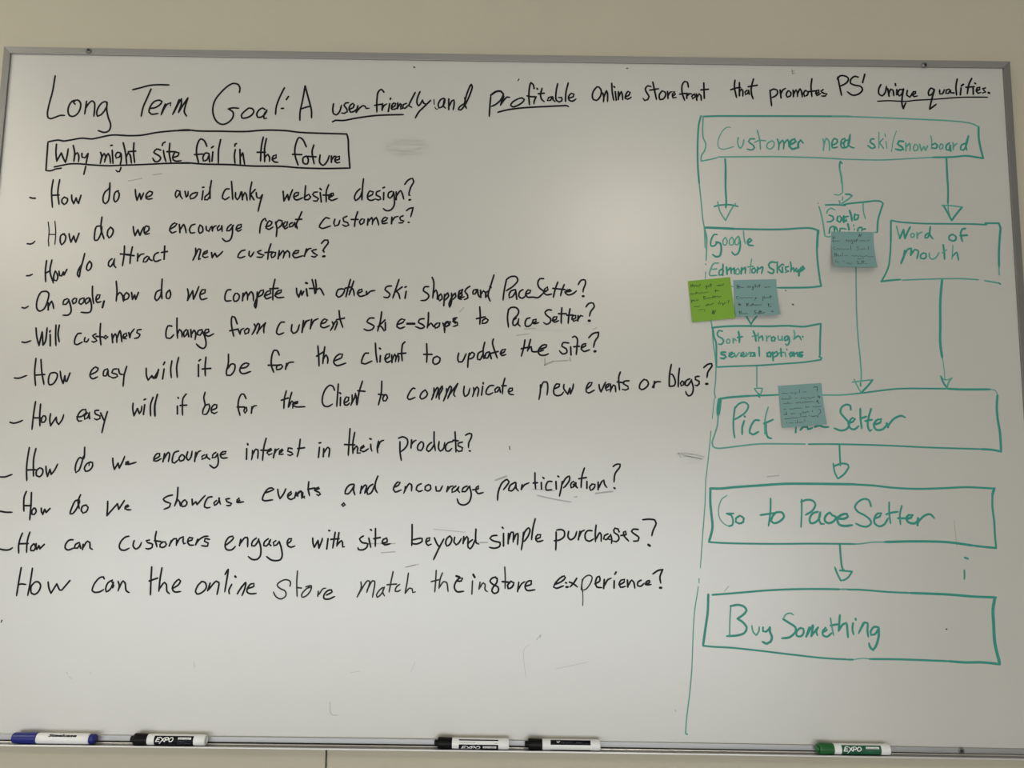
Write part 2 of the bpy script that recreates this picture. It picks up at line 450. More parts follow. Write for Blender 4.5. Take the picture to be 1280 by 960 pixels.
# ---------------------------------------------------------------- ink on the board
INK = """goal_line|34:-8187,11416 -8210,11117 -8258,10832 -8267,10690 -8245,10614 -8201,10601 -8113,10633 -8037,10665 -7954,10666;34:-7784,10882 -7814,10914 -7779,10958 -7840,10938 -7888,10861 -7902,10754 -7868,10667 -7799,10650 -7725,10703 -7682,10817 -7692,10916 -7745,10963 -7790,10953;34:-7581,10942 -7588,10830 -7596,10695;34:-7586,10807 -7537,10902 -7480,10950 -7439,10920 -7425,10821 -7428,10655;34:-7204,10883 -7231,10938 -7297,10918 -7362,10822 -7382,10727 -7361,10661 -7307,10685 -7245,10764 -7211,10848;34:-7207,10924 -7207,10801 -7166,10636 -7112,10495 -7138,10389 -7215,10357 -7334,10393;34:-6764,11173 -6622,11213 -6467,11259 -6310,11275 -6110,11274;34:-6433,11192 -6495,11013 -6552,10846 -6578,10668;34:-6437,10824 -6337,10838 -6251,10898 -6221,10958 -6263,10981 -6356,10956 -6428,10848 -6439,10753 -6396,10714 -6273,10730;34:-6157,10911 -6189,10816 -6220,10702;34:-6206,10733 -6164,10845 -6116,10912 -6065,10932 -6062,10877;34:-5912,10998 -5955,10867 -6013,10712;34:-5993,10748 -5934,10891 -5874,11015;34:-5874,11015 -5868,10916 -5910,10754;34:-5910,10754 -5843,10881 -5756,11036;34:-5756,11032 -5795,10870 -5806,10763 -5757,10686;34:-4833,11150 -4826,11229 -4862,11300 -4954,11320 -5042,11273 -5170,11140 -5263,10996 -5295,10854 -5276,10712 -5206,10590 -5102,10540 -4992,10586 -4923,10682 -4928,10776 -5005,10830;34:-5017,10834 -4950,10854 -4826,10851;34:-4646,10859 -4711,10803 -4774,10720 -4760,10668 -4692,10669 -4593,10718 -4552,10794 -4589,10850 -4652,10854;34:-4351,10833 -4398,10863 -4463,10819 -4498,10748 -4479,10689 -4412,10690 -4347,10750 -4317,10821 -4368,10726 -4358,10665 -4314,10670;34:-4022,11253 -4093,11086 -4151,10895 -4159,10741;34:-3941,11088 -3977,11028;34:-4059,10858 -4021,10861;34:-3650,11295 -3683,11021 -3718,10795 -3715,10637;34:-3650,11295 -3583,11070 -3516,10834 -3506,10687;34:-3687,10859 -3609,10891 -3536,10909;34:-3122,10963 -3131,10840 -3110,10769 -3064,10751 -3010,10806 -2977,10937;34:-2852,10986 -2904,10980 -2932,10937 -2877,10867 -2868,10815 -2919,10784 -2971,10790;34:-2832,10863 -2765,10893 -2745,10945 -2775,10973 -2823,10927 -2838,10856 -2807,10809 -2740,10827 -2686,10882;34:-2681,10929 -2705,10803;34:-2706,10811 -2652,10882 -2586,10936 -2547,10920 -2528,10882 -2476,10887;34:-2218,11196 -2269,11249 -2322,11196 -2341,11041 -2334,10816;34:-2379,10941 -2305,10959 -2237,10967;34:-2237,10977 -2240,10853;34:-2235,10889 -2203,10949 -2158,10973;34:-2107,10979 -2129,10831;34:-2092,11083 -2100,11062;34:-2077,10898 -2010,10940 -2000,10980 -2035,10994 -2073,10927 -2065,10875 -2008,10876 -1969,10905;34:-1962,10995 -1964,10886;34:-1960,10905 -1915,10981 -1898,10965 -1905,10882 -1862,10895;34:-1804,10990 -1860,10966 -1869,10906 -1828,10895 -1774,10955;34:-1652,11199 -1731,11027 -1758,10944 -1705,10914;34:-1566,11215 -1608,11100 -1617,11005 -1582,10946 -1534,11018 -1517,11054 -1493,10995 -1447,10979 -1370,11056;34:-1370,11052 -1491,10924 -1578,10828 -1638,10713;20:-1309,11069 -1302,10974;20:-1287,10927 -1275,10896 -1241,10888;34:-1133,11096 -1189,11071 -1232,10964 -1215,10912 -1163,10929 -1114,11025 -1115,11084 -1134,10941 -1095,10909;34:-1043,11085 -1038,10884;34:-1028,10955 -985,11050 -952,11068 -943,10992 -959,10880;34:-754,11113 -747,11018 -836,10946 -864,10886 -823,10880 -757,10959 -671,11150 -623,11330 -642,11370 -685,11281 -732,11126 -751,10995 -718,10907;34:-284,11140 -297,10954 -304,10765;41:-285,11168 -195,11236 -105,11247 -54,11196;34:-54,11196 -91,11100 -180,11003 -269,10955;34:-47,11153 -84,11052 -105,10976;34:-101,10993 -46,11077 10,11137 60,11135;34:203,11104 113,11044 80,10979 115,10951 193,10974 283,11034 323,11094 282,11125 203,11104;34:499,11304 482,11383 441,11418 411,11298 406,11131 419,10994;34:372,11166 440,11151 542,11152;34:535,11148 502,11061 498,11014;34:549,11310 563,11296;34:642,11313 616,11182 639,11099 685,11059;34:575,11210 683,11221;34:813,11157 761,11137 744,11084 791,11085 836,11157;34:836,11157 847,11095 882,11063;34:924,11406 896,11234 904,11087 954,11057 1001,11081 994,11145 938,11144;34:1117,11423 1077,11249 1069,11065;34:1141,11138 1209,11163 1220,11210 1175,11226 1123,11161 1137,11095 1198,11077 1259,11121;20:223,11486 205,11452;18:2174,11720 2197,11723;34:1641,11360 1584,11292 1553,11197 1573,11114 1630,11098 1698,11175 1716,11282 1675,11353 1629,11357;34:1743,11242 1761,11164 1754,11069;34:1759,11152 1811,11284 1829,11225 1829,11077;34:1906,11429 1913,11274 1942,11103;34:1969,11270 1987,11108;34:1944,11369 1960,11353;34:2026,11270 2026,11121;34:2033,11175 2078,11271 2094,11229 2105,11115;34:2162,11177 2218,11207 2237,11259 2200,11278 2162,11218 2150,11146 2195,11130 2259,11172;34:2615,11380 2559,11391 2513,11330 2547,11248 2580,11184 2557,11129 2501,11111 2472,11151;34:2650,11464 2676,11333 2716,11131;34:2592,11308 2672,11323 2758,11339;34:2819,11299 2768,11227 2779,11132 2829,11140 2879,11205 2871,11276 2819,11299;34:2916,11289 2924,11158;34:2925,11206 2966,11278 3000,11286;34:3006,11200 3056,11243 3038,11286 3006,11243 3015,11171 3074,11177;34:3296,11378 3274,11474 3229,11485 3183,11412 3181,11269 3225,11122;34:3135,11238 3215,11255 3317,11248;34:3265,11259 3264,11163;34:3271,11211 3317,11252 3355,11248;34:3407,11249 3355,11205 3372,11158 3418,11197 3407,11249;34:3441,11249 3444,11130;34:3452,11190 3491,11250 3518,11222 3526,11127;34:3576,11461 3581,11168;34:3522,11327 3658,11343;34:4144,11523 4130,11403 4165,11189;34:4061,11338 4164,11375 4243,11386;34:4222,11476 4218,11226;34:4219,11297 4259,11357 4281,11322 4279,11219;34:4356,11335 4321,11299 4331,11251 4370,11276 4390,11336;34:4385,11331 4397,11259;34:4480,11552 4436,11384 4438,11265 4465,11170;34:4380,11402 4546,11433;34:4775,11342 4783,11199 4797,11044;34:4779,11330 4844,11366 4900,11348 4910,11284 4863,11228 4799,11199;34:4957,11349 4971,11197;34:4968,11273 5013,11357 5059,11382;34:5103,11335 5068,11275 5084,11215 5135,11233 5155,11295 5115,11340;34:5194,11348 5198,11224;34:5204,11277 5247,11354 5268,11313 5270,11225;34:5277,11290 5320,11374 5342,11338 5356,11219;34:5414,11347 5381,11291 5395,11237 5441,11252 5465,11309 5432,11347;34:5541,11573 5521,11425 5531,11229;34:5466,11324 5614,11343;34:5607,11283 5658,11312 5659,11355 5625,11350 5601,11295 5622,11254 5692,11296;34:5739,11368 5700,11337 5748,11297 5800,11286 5774,11247 5706,11246;34:6013,11612 6037,11456 6069,11261;34:6002,11576 6054,11636 6134,11637 6201,11598 6187,11526 6117,11470 6043,11437;34:6383,11617 6327,11633 6245,11567 6242,11496 6321,11461 6422,11439 6454,11379 6383,11295 6268,11269 6175,11335;34:6506,11674 6459,11511;34:6791,11480 6749,11396 6750,11300 6805,11266 6860,11326 6892,11451;34:6913,11403 6929,11260;34:6924,11303 6969,11394 7002,11381 7016,11269;34:7075,11389 7071,11289;34:7053,11501 7058,11467;34:7189,11391 7128,11390 7090,11306 7116,11270 7170,11319 7198,11403 7169,11259 7157,11116 7175,11026;34:7180,11027 7198,11081 7230,11141;34:7267,11375 7254,11284 7303,11249 7351,11322;34:7350,11293 7412,11323 7414,11354 7375,11353 7356,11286 7387,11258 7444,11273;34:7752,11399 7696,11427 7647,11350 7655,11286 7714,11315 7758,11399 7718,11268 7674,11112 7652,11024;34:7654,11024 7725,11078 7779,11121;34:7853,11394 7854,11317 7902,11323 7938,11402;34:8024,11411 7971,11391 7964,11331 8009,11332 8046,11399;34:8046,11392 8055,11344 8111,11341;34:8182,11609 8152,11465 8155,11298;34:8243,11438 8223,11306;34:8290,11510 8250,11476;34:8449,11625 8393,11517 8349,11325;34:8333,11451 8481,11466;34:8462,11451 8459,11322;34:8496,11535 8513,11523;34:8517,11387 8580,11417 8583,11458 8541,11447 8517,11380 8547,11340 8600,11358;34:8684,11445 8638,11430 8659,11397 8680,11366 8629,11346;45:8736,11355 8751,11350
goal_underline|34:-3126,10620 -3082,10646 -2925,10649 -2724,10692 -2410,10744 -2163,10764 -1852,10776
goal_underline|34:-150,10847 -9,10888 171,10921 397,10946 736,10970 961,10985 1097,10990 1126,10971
goal_underline|27:6717,11162 6926,11175 7220,11167 7425,11192 7606,11204 7834,11222 8175,11256 8470,11267 8719,11269
boxed_line|34:-8058,10124 -8056,9983 -8028,9809;34:-8028,9809 -7958,9962;34:-7958,9962 -7904,9846 -7870,9788;34:-7870,9788 -7851,9893 -7841,10045;34:-7756,10105 -7718,9965 -7721,9802;34:-7723,9907 -7674,9971 -7640,9908 -7638,9799;34:-7588,9962 -7578,9886 -7526,9879 -7487,9957;34:-7476,9957 -7490,9852 -7501,9759;33:-7502,9717 -7524,9572;34:-7258,9984 -7231,9914 -7247,9774;34:-7240,9856 -7190,9962 -7159,9915 -7173,9799;34:-7172,9845 -7118,9963 -7088,9916 -7064,9784;34:-7051,10027 -7035,9906 -7019,9778;34:-7084,10115 -7056,10120;34:-6900,9978 -6952,9989 -6986,9930 -6967,9883 -6912,9903 -6890,9966 -6876,9873 -6889,9745;33:-6871,9710 -6893,9633 -6926,9628 -6957,9655;34:-6864,10170 -6810,9979 -6773,9770;34:-6794,9886 -6761,9980 -6725,9945 -6689,9790;34:-6671,10173 -6668,10005 -6632,9800;34:-6762,10003 -6629,10017;34:-6182,10040 -6251,10062 -6303,9998 -6233,9953 -6173,9900 -6202,9837 -6269,9824 -6318,9893;34:-6161,10129 -6151,10172 -6114,10193;34:-6133,10036 -6112,9931 -6074,9827;34:-6027,10173 -6027,9991 -5984,9817;34:-6069,10014 -5923,10016;34:-5961,9910 -5873,9935 -5854,9994 -5912,10011 -5956,9934 -5947,9864 -5889,9839 -5801,9850;34:-5359,10125 -5415,10232 -5479,10262 -5534,10153 -5535,9973 -5488,9814;34:-5572,9967 -5425,9980;34:-5314,9989 -5377,10001 -5420,9910 -5405,9852 -5344,9873 -5313,9963;34:-5313,9976 -5293,9835;34:-5247,10023 -5252,9849;34:-5276,10098 -5243,10126;34:-5120,10257 -5146,10056 -5136,9812;34:-4846,10073 -4857,9957 -4836,9809;34:-4859,10137 -4856,10176 -4832,10184;34:-4764,10074 -4743,9810;34:-4749,9933 -4712,10011 -4689,9909 -4663,9794;34:-4357,10313 -4384,10119 -4383,9862;34:-4299,10288 -4323,10120 -4309,9850;34:-4454,10028 -4306,10030;34:-4306,9940 -4260,9992 -4227,9941 -4223,9859;34:-4176,9904 -4109,9930 -4111,9982 -4160,9963 -4176,9891 -4137,9853 -4070,9846;34:-3576,10144 -3652,10285 -3715,10315 -3770,10180 -3774,10000 -3708,9795;34:-3816,9999 -3651,9996;34:-3564,9972 -3624,9938 -3612,9835 -3545,9824 -3531,9913 -3564,9972;34:-3442,10180 -3469,10056 -3422,9825;34:-3539,9965 -3395,9959;34:-3323,9994 -3324,9853 -3261,9802 -3190,9880 -3158,9988;34:-3120,9979 -3115,9861;34:-3117,9894 -3071,9972 -3046,9980;34:-3038,9903 -2975,9922 -2977,9973 -3033,9960 -3055,9882 -3017,9852 -2963,9863
drawn_box|33:-8064,9699 -7939,9729 -7796,9759 -7618,9764 -7460,9752 -7124,9737 -6789,9753 -6455,9770 -6010,9798 -5608,9808;33:-7935,9678 -8034,9662 -8120,9626 -8206,9632;34:-8206,9632 -8210,9841 -8214,10163;34:-8214,10163 -8122,10188 -8022,10201 -7942,10186 -7831,10202 -7610,10243 -7430,10232 -7297,10262 -7076,10310 -6761,10303 -6538,10316 -6272,10371 -5937,10409 -5646,10423;34:-5894,9801 -5697,9811 -5401,9793 -4909,9790 -4514,9770 -4022,9773 -3677,9750 -3234,9744 -2779,9758;34:-2779,9758 -2817,10091 -2832,10297 -2860,10395;34:-2860,10395 -3707,10413 -3956,10440 -4327,10445 -4696,10413 -5141,10412 -5537,10411 -5736,10429 -5933,10410
question_line|33:-8449,9129 -8403,9115 -8352,9116;33:-8062,9462 -8074,9254 -8034,8951;33:-7946,9464 -7961,9233 -7920,9008;33:-8067,9173 -7935,9182;33:-7836,9147 -7873,9107 -7872,9045 -7832,9009 -7784,9051 -7781,9120 -7842,9138;33:-7712,9186 -7699,9098 -7662,9025;33:-7662,9025 -7626,9134;33:-7626,9134 -7608,9077 -7578,9031;33:-7578,9031 -7545,9181;33:-7047,9420 -7054,9316 -7117,9257 -7148,9164 -7136,9061 -7100,9034 -7053,9085 -7040,9270 -7046,9408;33:-6885,9277 -6938,9248 -6956,9121 -6925,9069 -6878,9122 -6868,9226 -6902,9272;33:-6586,9304 -6572,9208 -6543,9104;33:-6543,9104 -6503,9232;33:-6503,9232 -6473,9122;33:-6473,9122 -6451,9186 -6432,9244;33:-6387,9164 -6296,9200 -6278,9258 -6328,9276 -6386,9210 -6381,9141 -6340,9128 -6270,9143;33:-5789,9282 -5846,9297 -5869,9211 -5848,9166 -5803,9224 -5785,9282;33:-5788,9270 -5772,9190 -5736,9144;33:-5700,9283 -5671,9180;33:-5671,9180 -5646,9203 -5644,9284;33:-5498,9263 -5560,9246 -5605,9192 -5591,9146 -5537,9159 -5484,9217 -5476,9263 -5521,9267;33:-5378,9295 -5390,9133;33:-5393,9359 -5366,9364;33:-5240,9491 -5257,9324 -5271,9255 -5338,9185 -5339,9134 -5290,9135 -5250,9209;33:-5260,9371 -5247,9159;33:-4913,9341 -4968,9340 -5019,9247 -5025,9167 -4979,9140 -4904,9191;33:-4883,9480 -4860,9307 -4841,9142;33:-4798,9274 -4792,9182 -4761,9143 -4720,9206 -4703,9291;33:-4687,9287 -4668,9144;33:-4666,9195 -4631,9276 -4606,9242 -4583,9132;33:-4519,9474 -4539,9312 -4534,9139;33:-4539,9231 -4451,9337;33:-4529,9243 -4463,9147;33:-4430,9279 -4408,9187 -4363,9177 -4328,9235;33:-4317,9242 -4353,9085 -4379,8935;33:-3953,9310 -3929,9132;33:-3929,9132 -3872,9253;33:-3872,9253 -3845,9150;33:-3845,9150 -3817,9254 -3783,9347;33:-3759,9209 -3683,9244 -3678,9291 -3740,9278 -3758,9197 -3712,9154 -3591,9200;33:-3557,9420 -3562,9281 -3556,9161 -3501,9162 -3458,9213 -3494,9259 -3559,9212;33:-3340,9307 -3396,9302 -3423,9260 -3369,9215 -3317,9181 -3344,9141 -3411,9145;33:-3291,9297 -3265,9124;33:-3298,9373 -3275,9350;33:-3145,9444 -3181,9333 -3177,9125;33:-3237,9251 -3093,9253;33:-3124,9207 -3053,9254 -3061,9288 -3116,9265 -3134,9184 -3089,9154 -2979,9193;33:-2529,9563 -2541,9389 -2544,9170;33:-2585,9377 -2649,9306 -2679,9202 -2655,9161 -2580,9227 -2539,9343;33:-2446,9229 -2359,9276 -2349,9322 -2405,9340 -2447,9252 -2433,9187 -2377,9165 -2300,9196;33:-2227,9347 -2282,9328 -2291,9266 -2224,9232 -2211,9191 -2255,9174 -2300,9196;33:-2159,9314 -2159,9182;33:-2176,9399 -2149,9413;33:-2015,9339 -2070,9315 -2079,9234 -2045,9212 -1991,9282 -1986,9328 -1966,9201 -1969,9075 -2027,8993 -2104,8981 -2161,9021;33:-1937,9329 -1933,9186;33:-1935,9248 -1860,9353 -1824,9284 -1799,9197;33:-1790,9470 -1732,9551 -1655,9583 -1631,9530 -1683,9413 -1708,9274 -1686,9268;40:-1701,9185 -1683,9189
question_line|33:-8425,8283 -8369,8277 -8326,8293 -8292,8330;22:-8042,8248 -8048,8316;22:-8087,8684 -8058,8520 -8056,8316;22:-7969,8700 -7939,8499 -7934,8272;22:-8059,8457 -7936,8458;33:-7782,8474 -7841,8444 -7842,8319 -7817,8274 -7766,8331 -7757,8434 -7811,8474;33:-7700,8476 -7683,8401 -7655,8322;33:-7655,8322 -7615,8436;33:-7615,8436 -7592,8368 -7571,8323;33:-7571,8323 -7524,8487;33:-7142,8790 -7144,8580 -7074,8387;33:-7158,8625 -7224,8613 -7248,8487 -7234,8362 -7194,8363 -7137,8489 -7129,8614;33:-6969,8605 -7014,8559 -7020,8456 -6988,8411 -6937,8469 -6926,8560 -6980,8610;33:-6576,8623 -6561,8543 -6533,8457;33:-6533,8457 -6490,8567;33:-6490,8567 -6445,8465;33:-6445,8465 -6412,8568 -6389,8618;33:-6364,8512 -6297,8558 -6301,8627 -6351,8637 -6378,8546 -6352,8489 -6280,8502;33:-5911,8591 -5837,8638 -5807,8684 -5845,8700 -5904,8649 -5925,8557 -5884,8517 -5809,8547;33:-5762,8674 -5741,8526;33:-5744,8571 -5684,8675 -5659,8629 -5630,8520;33:-5485,8682 -5539,8666 -5578,8574 -5553,8522 -5476,8530;33:-5396,8668 -5417,8587 -5391,8519 -5340,8554 -5349,8634 -5385,8668;33:-5284,8647 -5275,8578 -5234,8556 -5205,8636;33:-5184,8648 -5168,8564;33:-5170,8591 -5140,8649 -5107,8661;33:-5052,8666 -5087,8615 -5069,8570 -5016,8616 -5007,8662 -4997,8553;33:-4843,8687 -4895,8641 -4914,8572 -4870,8573 -4798,8677;33:-4819,8665 -4815,8505 -4849,8402 -4925,8378 -4988,8434;33:-4749,8602 -4663,8644 -4666,8690 -4720,8678 -4754,8597 -4714,8564 -4656,8599;33:-4226,8761 -4250,8806 -4303,8753 -4327,8650 -4330,8535;33:-4231,8651 -4144,8687 -4125,8744 -4171,8766 -4212,8697 -4219,8628 -4174,8606 -4098,8653;33:-4059,8745 -4031,8631 -4034,8476;33:-4057,8711 -4005,8780 -3949,8770 -3946,8701 -4009,8631;33:-3910,8656 -3857,8691 -3848,8748 -3893,8747 -3922,8667 -3886,8622 -3833,8657;33:-3759,8738 -3813,8703 -3804,8657 -3756,8670 -3719,8739 -3700,8654 -3667,8659;33:-3602,8940 -3651,8808 -3691,8705 -3670,8625;33:-3706,8796 -3596,8802;33:-3108,8823 -3165,8839 -3239,8757 -3279,8665 -3234,8639 -3081,8687;33:-3008,8811 -3027,8738 -3003,8688 -2948,8705 -2919,8796;33:-2799,8867 -2865,8832 -2851,8775 -2784,8753 -2760,8707 -2814,8684 -2871,8713;33:-2610,8955 -2643,8835 -2659,8679;33:-2720,8811 -2598,8813;33:-2531,8825 -2574,8767 -2550,8722 -2496,8757 -2487,8814 -2531,8825;33:-2421,8827 -2428,8712;33:-2419,8770 -2355,8851 -2338,8805 -2344,8725;33:-2337,8782 -2277,8852 -2253,8806 -2228,8715;33:-2175,8773 -2098,8809 -2077,8844 -2122,8861 -2175,8796 -2163,8746 -2074,8757;33:-2000,8863 -2003,8742;33:-1998,8787 -1945,8864 -1890,8881;33:-1801,8893 -1860,8858 -1843,8813 -1787,8798 -1808,8767 -1875,8760;33:-1744,8986 -1694,9028 -1628,9045;33:-1628,9045 -1648,8953 -1667,8873;31:-1709,8776 -1689,8772
question_line|33:-8388,7705 -8342,7706 -8283,7733;33:-8057,7983 -8063,7791 -8041,7600;33:-7964,7995 -7982,7792 -7903,7580;33:-8054,7757 -7977,7803;33:-7888,7798 -7909,7703 -7896,7631 -7852,7625 -7836,7704 -7871,7782;33:-7822,7794 -7804,7716 -7771,7710;33:-7771,7710 -7744,7784;33:-7744,7784 -7729,7728;33:-7729,7728 -7686,7830;33:-7396,8121 -7418,7981 -7450,7822 -7462,7698 -7494,7732 -7483,7822 -7426,7936;33:-7297,7983 -7333,7926 -7341,7835 -7311,7813 -7266,7859 -7261,7938 -7302,7987;33:-6905,8034 -6956,7988 -6961,7909 -6927,7887 -6878,7966 -6861,8034;33:-6870,8012 -6862,7910 -6827,7872;33:-6705,8268 -6700,8105 -6715,7906;33:-6768,8122 -6590,8111;33:-6563,8254 -6583,8106 -6586,7948;33:-6668,8110 -6523,8094;33:-6459,8131 -6457,8000;33:-6454,8052 -6404,8120 -6349,8132;33:-6291,8088 -6343,8042 -6355,7985 -6306,7986 -6257,8066;33:-6264,8077 -6243,8032 -6202,8010;33:-6097,8159 -6151,8131 -6178,8045 -6142,7995 -6045,8028;33:-5995,8278 -5990,8036;33:-6042,8160 -5940,8179;33:-5447,8246 -5441,8144 -5484,8023;33:-5449,8098 -5392,8235 -5358,8224 -5380,8043 -5347,8055;33:-5308,8134 -5237,8170 -5239,8203 -5289,8180 -5313,8100 -5272,8078 -5218,8095;33:-5162,8171 -5144,8080;33:-5144,8080 -5100,8160;33:-5100,8160 -5063,8093;33:-5063,8093 -5011,8139 -4965,8196;33:-4574,8225 -4629,8213 -4684,8144 -4695,8098 -4654,8081 -4568,8112;33:-4496,8203 -4499,8135 -4468,8106 -4413,8193;33:-4291,8222 -4352,8194 -4294,8154 -4238,8139 -4270,8100 -4358,8103;33:-4121,8345 -4154,8220 -4164,8061;33:-4219,8185 -4098,8198;33:-4076,8198 -4111,8141 -4093,8096 -4039,8131 -4031,8188 -4076,8198;33:-3967,8223 -3982,8075;33:-3962,8132 -3901,8224 -3877,8190 -3894,8088;33:-3882,8156 -3823,8225 -3789,8191 -3784,8101;33:-3721,8170 -3634,8194 -3625,8228 -3680,8227 -3727,8147 -3696,8102 -3543,8138;33:-3489,8264 -3521,8127;33:-3512,8173 -3450,8264 -3406,8276;33:-3317,8255 -3393,8231 -3335,8175 -3295,8153 -3333,8119 -3395,8129;33:-3229,8365 -3176,8427 -3121,8428 -3108,8383 -3160,8303 -3201,8234;33:-3190,8234 -3178,8212;44:-3192,8130 -3164,8135
question_line|33:-8418,7136 -8369,7123 -8306,7160;33:-8011,7428 -8098,7420 -8163,7274 -8154,7118 -8102,7074 -8029,7119 -7977,7276 -7972,7399 -8023,7437;33:-7966,7227 -7955,7098;33:-7952,7165 -7909,7255 -7884,7211 -7861,7122;33:-7640,7304 -7692,7280 -7701,7202 -7653,7203 -7605,7282;33:-7617,7293 -7568,7171 -7555,7071 -7595,7015 -7692,7009;33:-7509,7317 -7549,7271 -7527,7216 -7478,7250 -7475,7306 -7514,7317;33:-7367,7319 -7415,7296 -7426,7229 -7391,7207 -7341,7263 -7345,7319 -7378,7319;33:-7269,7327 -7321,7286 -7304,7219 -7253,7265 -7247,7321 -7203,7176 -7217,7076 -7281,7059 -7380,7067;33:-7215,7534 -7203,7377 -7169,7221;33:-7135,7289 -7082,7323 -7071,7379 -7119,7378 -7135,7300 -7109,7245 -7041,7263;39:-6991,7269 -7011,7157;33:-6805,7630 -6778,7451 -6779,7272;33:-6778,7361 -6729,7429 -6682,7385 -6651,7269;33:-6608,7431 -6648,7374 -6631,7296 -6578,7319 -6561,7387 -6608,7431;33:-6520,7432 -6496,7309;33:-6496,7309 -6463,7388;33:-6463,7388 -6440,7310;33:-6440,7310 -6400,7434;33:-6000,7682 -5998,7485 -5980,7324;33:-6020,7484 -6083,7450 -6103,7326 -6073,7293 -6012,7372 -5998,7485;33:-5859,7487 -5906,7430 -5900,7341 -5862,7330 -5832,7398 -5855,7487;33:-5545,7511 -5521,7411 -5532,7304;33:-5532,7304 -5451,7479;33:-5451,7479 -5428,7328;33:-5428,7328 -5387,7435 -5346,7559;33:-5309,7414 -5234,7449 -5233,7500 -5281,7500 -5320,7414 -5292,7325 -5189,7349;33:-4781,7507 -4842,7500 -4880,7398 -4864,7309 -4766,7311;33:-4697,7446 -4730,7378 -4710,7300 -4646,7324 -4628,7402 -4675,7451;33:-4565,7448 -4569,7313;33:-4561,7381 -4511,7471 -4487,7426 -4482,7326;33:-4481,7393 -4424,7477 -4389,7428 -4376,7312;33:-4319,7474 -4317,7317 -4332,7188 -4356,7227 -4319,7362 -4260,7497 -4211,7509 -4224,7430 -4299,7385;33:-4179,7409 -4083,7455 -4085,7500 -4139,7488 -4190,7397 -4154,7353 -4068,7388;33:-4018,7707 -4043,7545 -4039,7333;33:-4102,7533 -3956,7546;33:-3983,7434 -3898,7480 -3899,7514 -3953,7502 -4004,7411 -3958,7378 -3845,7387;33:-3633,7551 -3622,7462 -3586,7391;33:-3586,7391 -3552,7508;33:-3552,7508 -3533,7429;33:-3533,7429 -3503,7497;33:-3457,7543 -3438,7420;33:-3471,7655 -3444,7639;33:-3462,7542 -3434,7415;33:-3479,7648 -3457,7639;33:-3366,7712 -3327,7578 -3304,7455;33:-3403,7550 -3282,7552;33:-3306,7709 -3287,7579 -3289,7467;33:-3285,7523 -3227,7557 -3145,7435;33:-2821,7552 -2897,7540 -2930,7438 -2892,7401 -2827,7440 -2787,7541 -2843,7558;33:-2691,7722 -2723,7587 -2760,7407;33:-2777,7564 -2679,7588;33:-2633,7696 -2668,7566 -2707,7442;33:-2698,7509 -2645,7555 -2620,7477 -2614,7432;33:-2555,7478 -2479,7512 -2487,7550 -2535,7534 -2559,7466 -2520,7422 -2411,7446;33:-2402,7513 -2400,7453;33:-2389,7458 -2336,7514 -2254,7531;33:-1967,7616 -2043,7608 -2079,7552 -2029,7508 -1988,7464 -2026,7407 -2096,7417;33:-1838,7735 -1878,7600 -1938,7397;33:-1897,7510 -1779,7601;33:-1876,7521 -1842,7488 -1810,7388;33:-1705,7524 -1723,7400;33:-1729,7597 -1707,7607;33:-1312,7613 -1384,7607 -1404,7539 -1337,7496 -1303,7440 -1356,7372 -1443,7364;33:-1257,7784 -1226,7699 -1236,7408;33:-1228,7497 -1185,7554 -1155,7476 -1159,7386;33:-1096,7488 -1138,7432 -1114,7365 -1071,7399 -1084,7477;33:-1030,7478 -1040,7277;33:-1035,7433 -975,7506 -957,7457 -1016,7377;33:-909,7502 -906,7346 -937,7256 -949,7300 -886,7458 -844,7503 -831,7447 -885,7391;33:-787,7426 -722,7465 -730,7516 -782,7482 -787,7414 -731,7393;33:-713,7570 -751,7502 -785,7513;33:-794,7468 -730,7514 -720,7570 -770,7547 -784,7479 -750,7424 -684,7443;33:-589,7632 -654,7582 -675,7537 -630,7482 -618,7426 -683,7391;33:-456,7574 -522,7562 -532,7494 -499,7495 -456,7574;33:-450,7574 -444,7496 -417,7440;33:-401,7563 -394,7434;33:-389,7496 -346,7553 -313,7520 -311,7430;33:-258,7554 -302,7531 -300,7448 -257,7498;33:-169,7841 -227,7633 -268,7476 -227,7369;33:-238,7633 -216,7615;33:52,7761 16,7570 -3,7390;33:52,7761 122,7814 221,7815 251,7753 179,7651 49,7559;33:213,7584 137,7560 100,7492 106,7437 160,7455 225,7561;33:218,7561 238,7412;33:345,7586 291,7551 276,7461 336,7429 401,7486;33:401,7508 467,7531 477,7572 433,7580 390,7497 424,7452 522,7454 610,7444 697,7524;33:706,7786 640,7785 603,7713 630,7624 708,7557 697,7513;33:719,7546 784,7592 773,7637 729,7603 715,7524 763,7496 851,7515;33:955,7729 912,7605 878,7453;33:868,7616 1081,7597;33:1069,7686 1026,7573 1005,7483;33:1081,7552 1191,7576 1169,7598 1114,7586 1092,7530 1136,7501 1224,7525 1285,7577;33:1315,7690 1366,7769 1432,7775 1443,7714 1404,7601 1400,7557;44:1395,7483 1411,7483
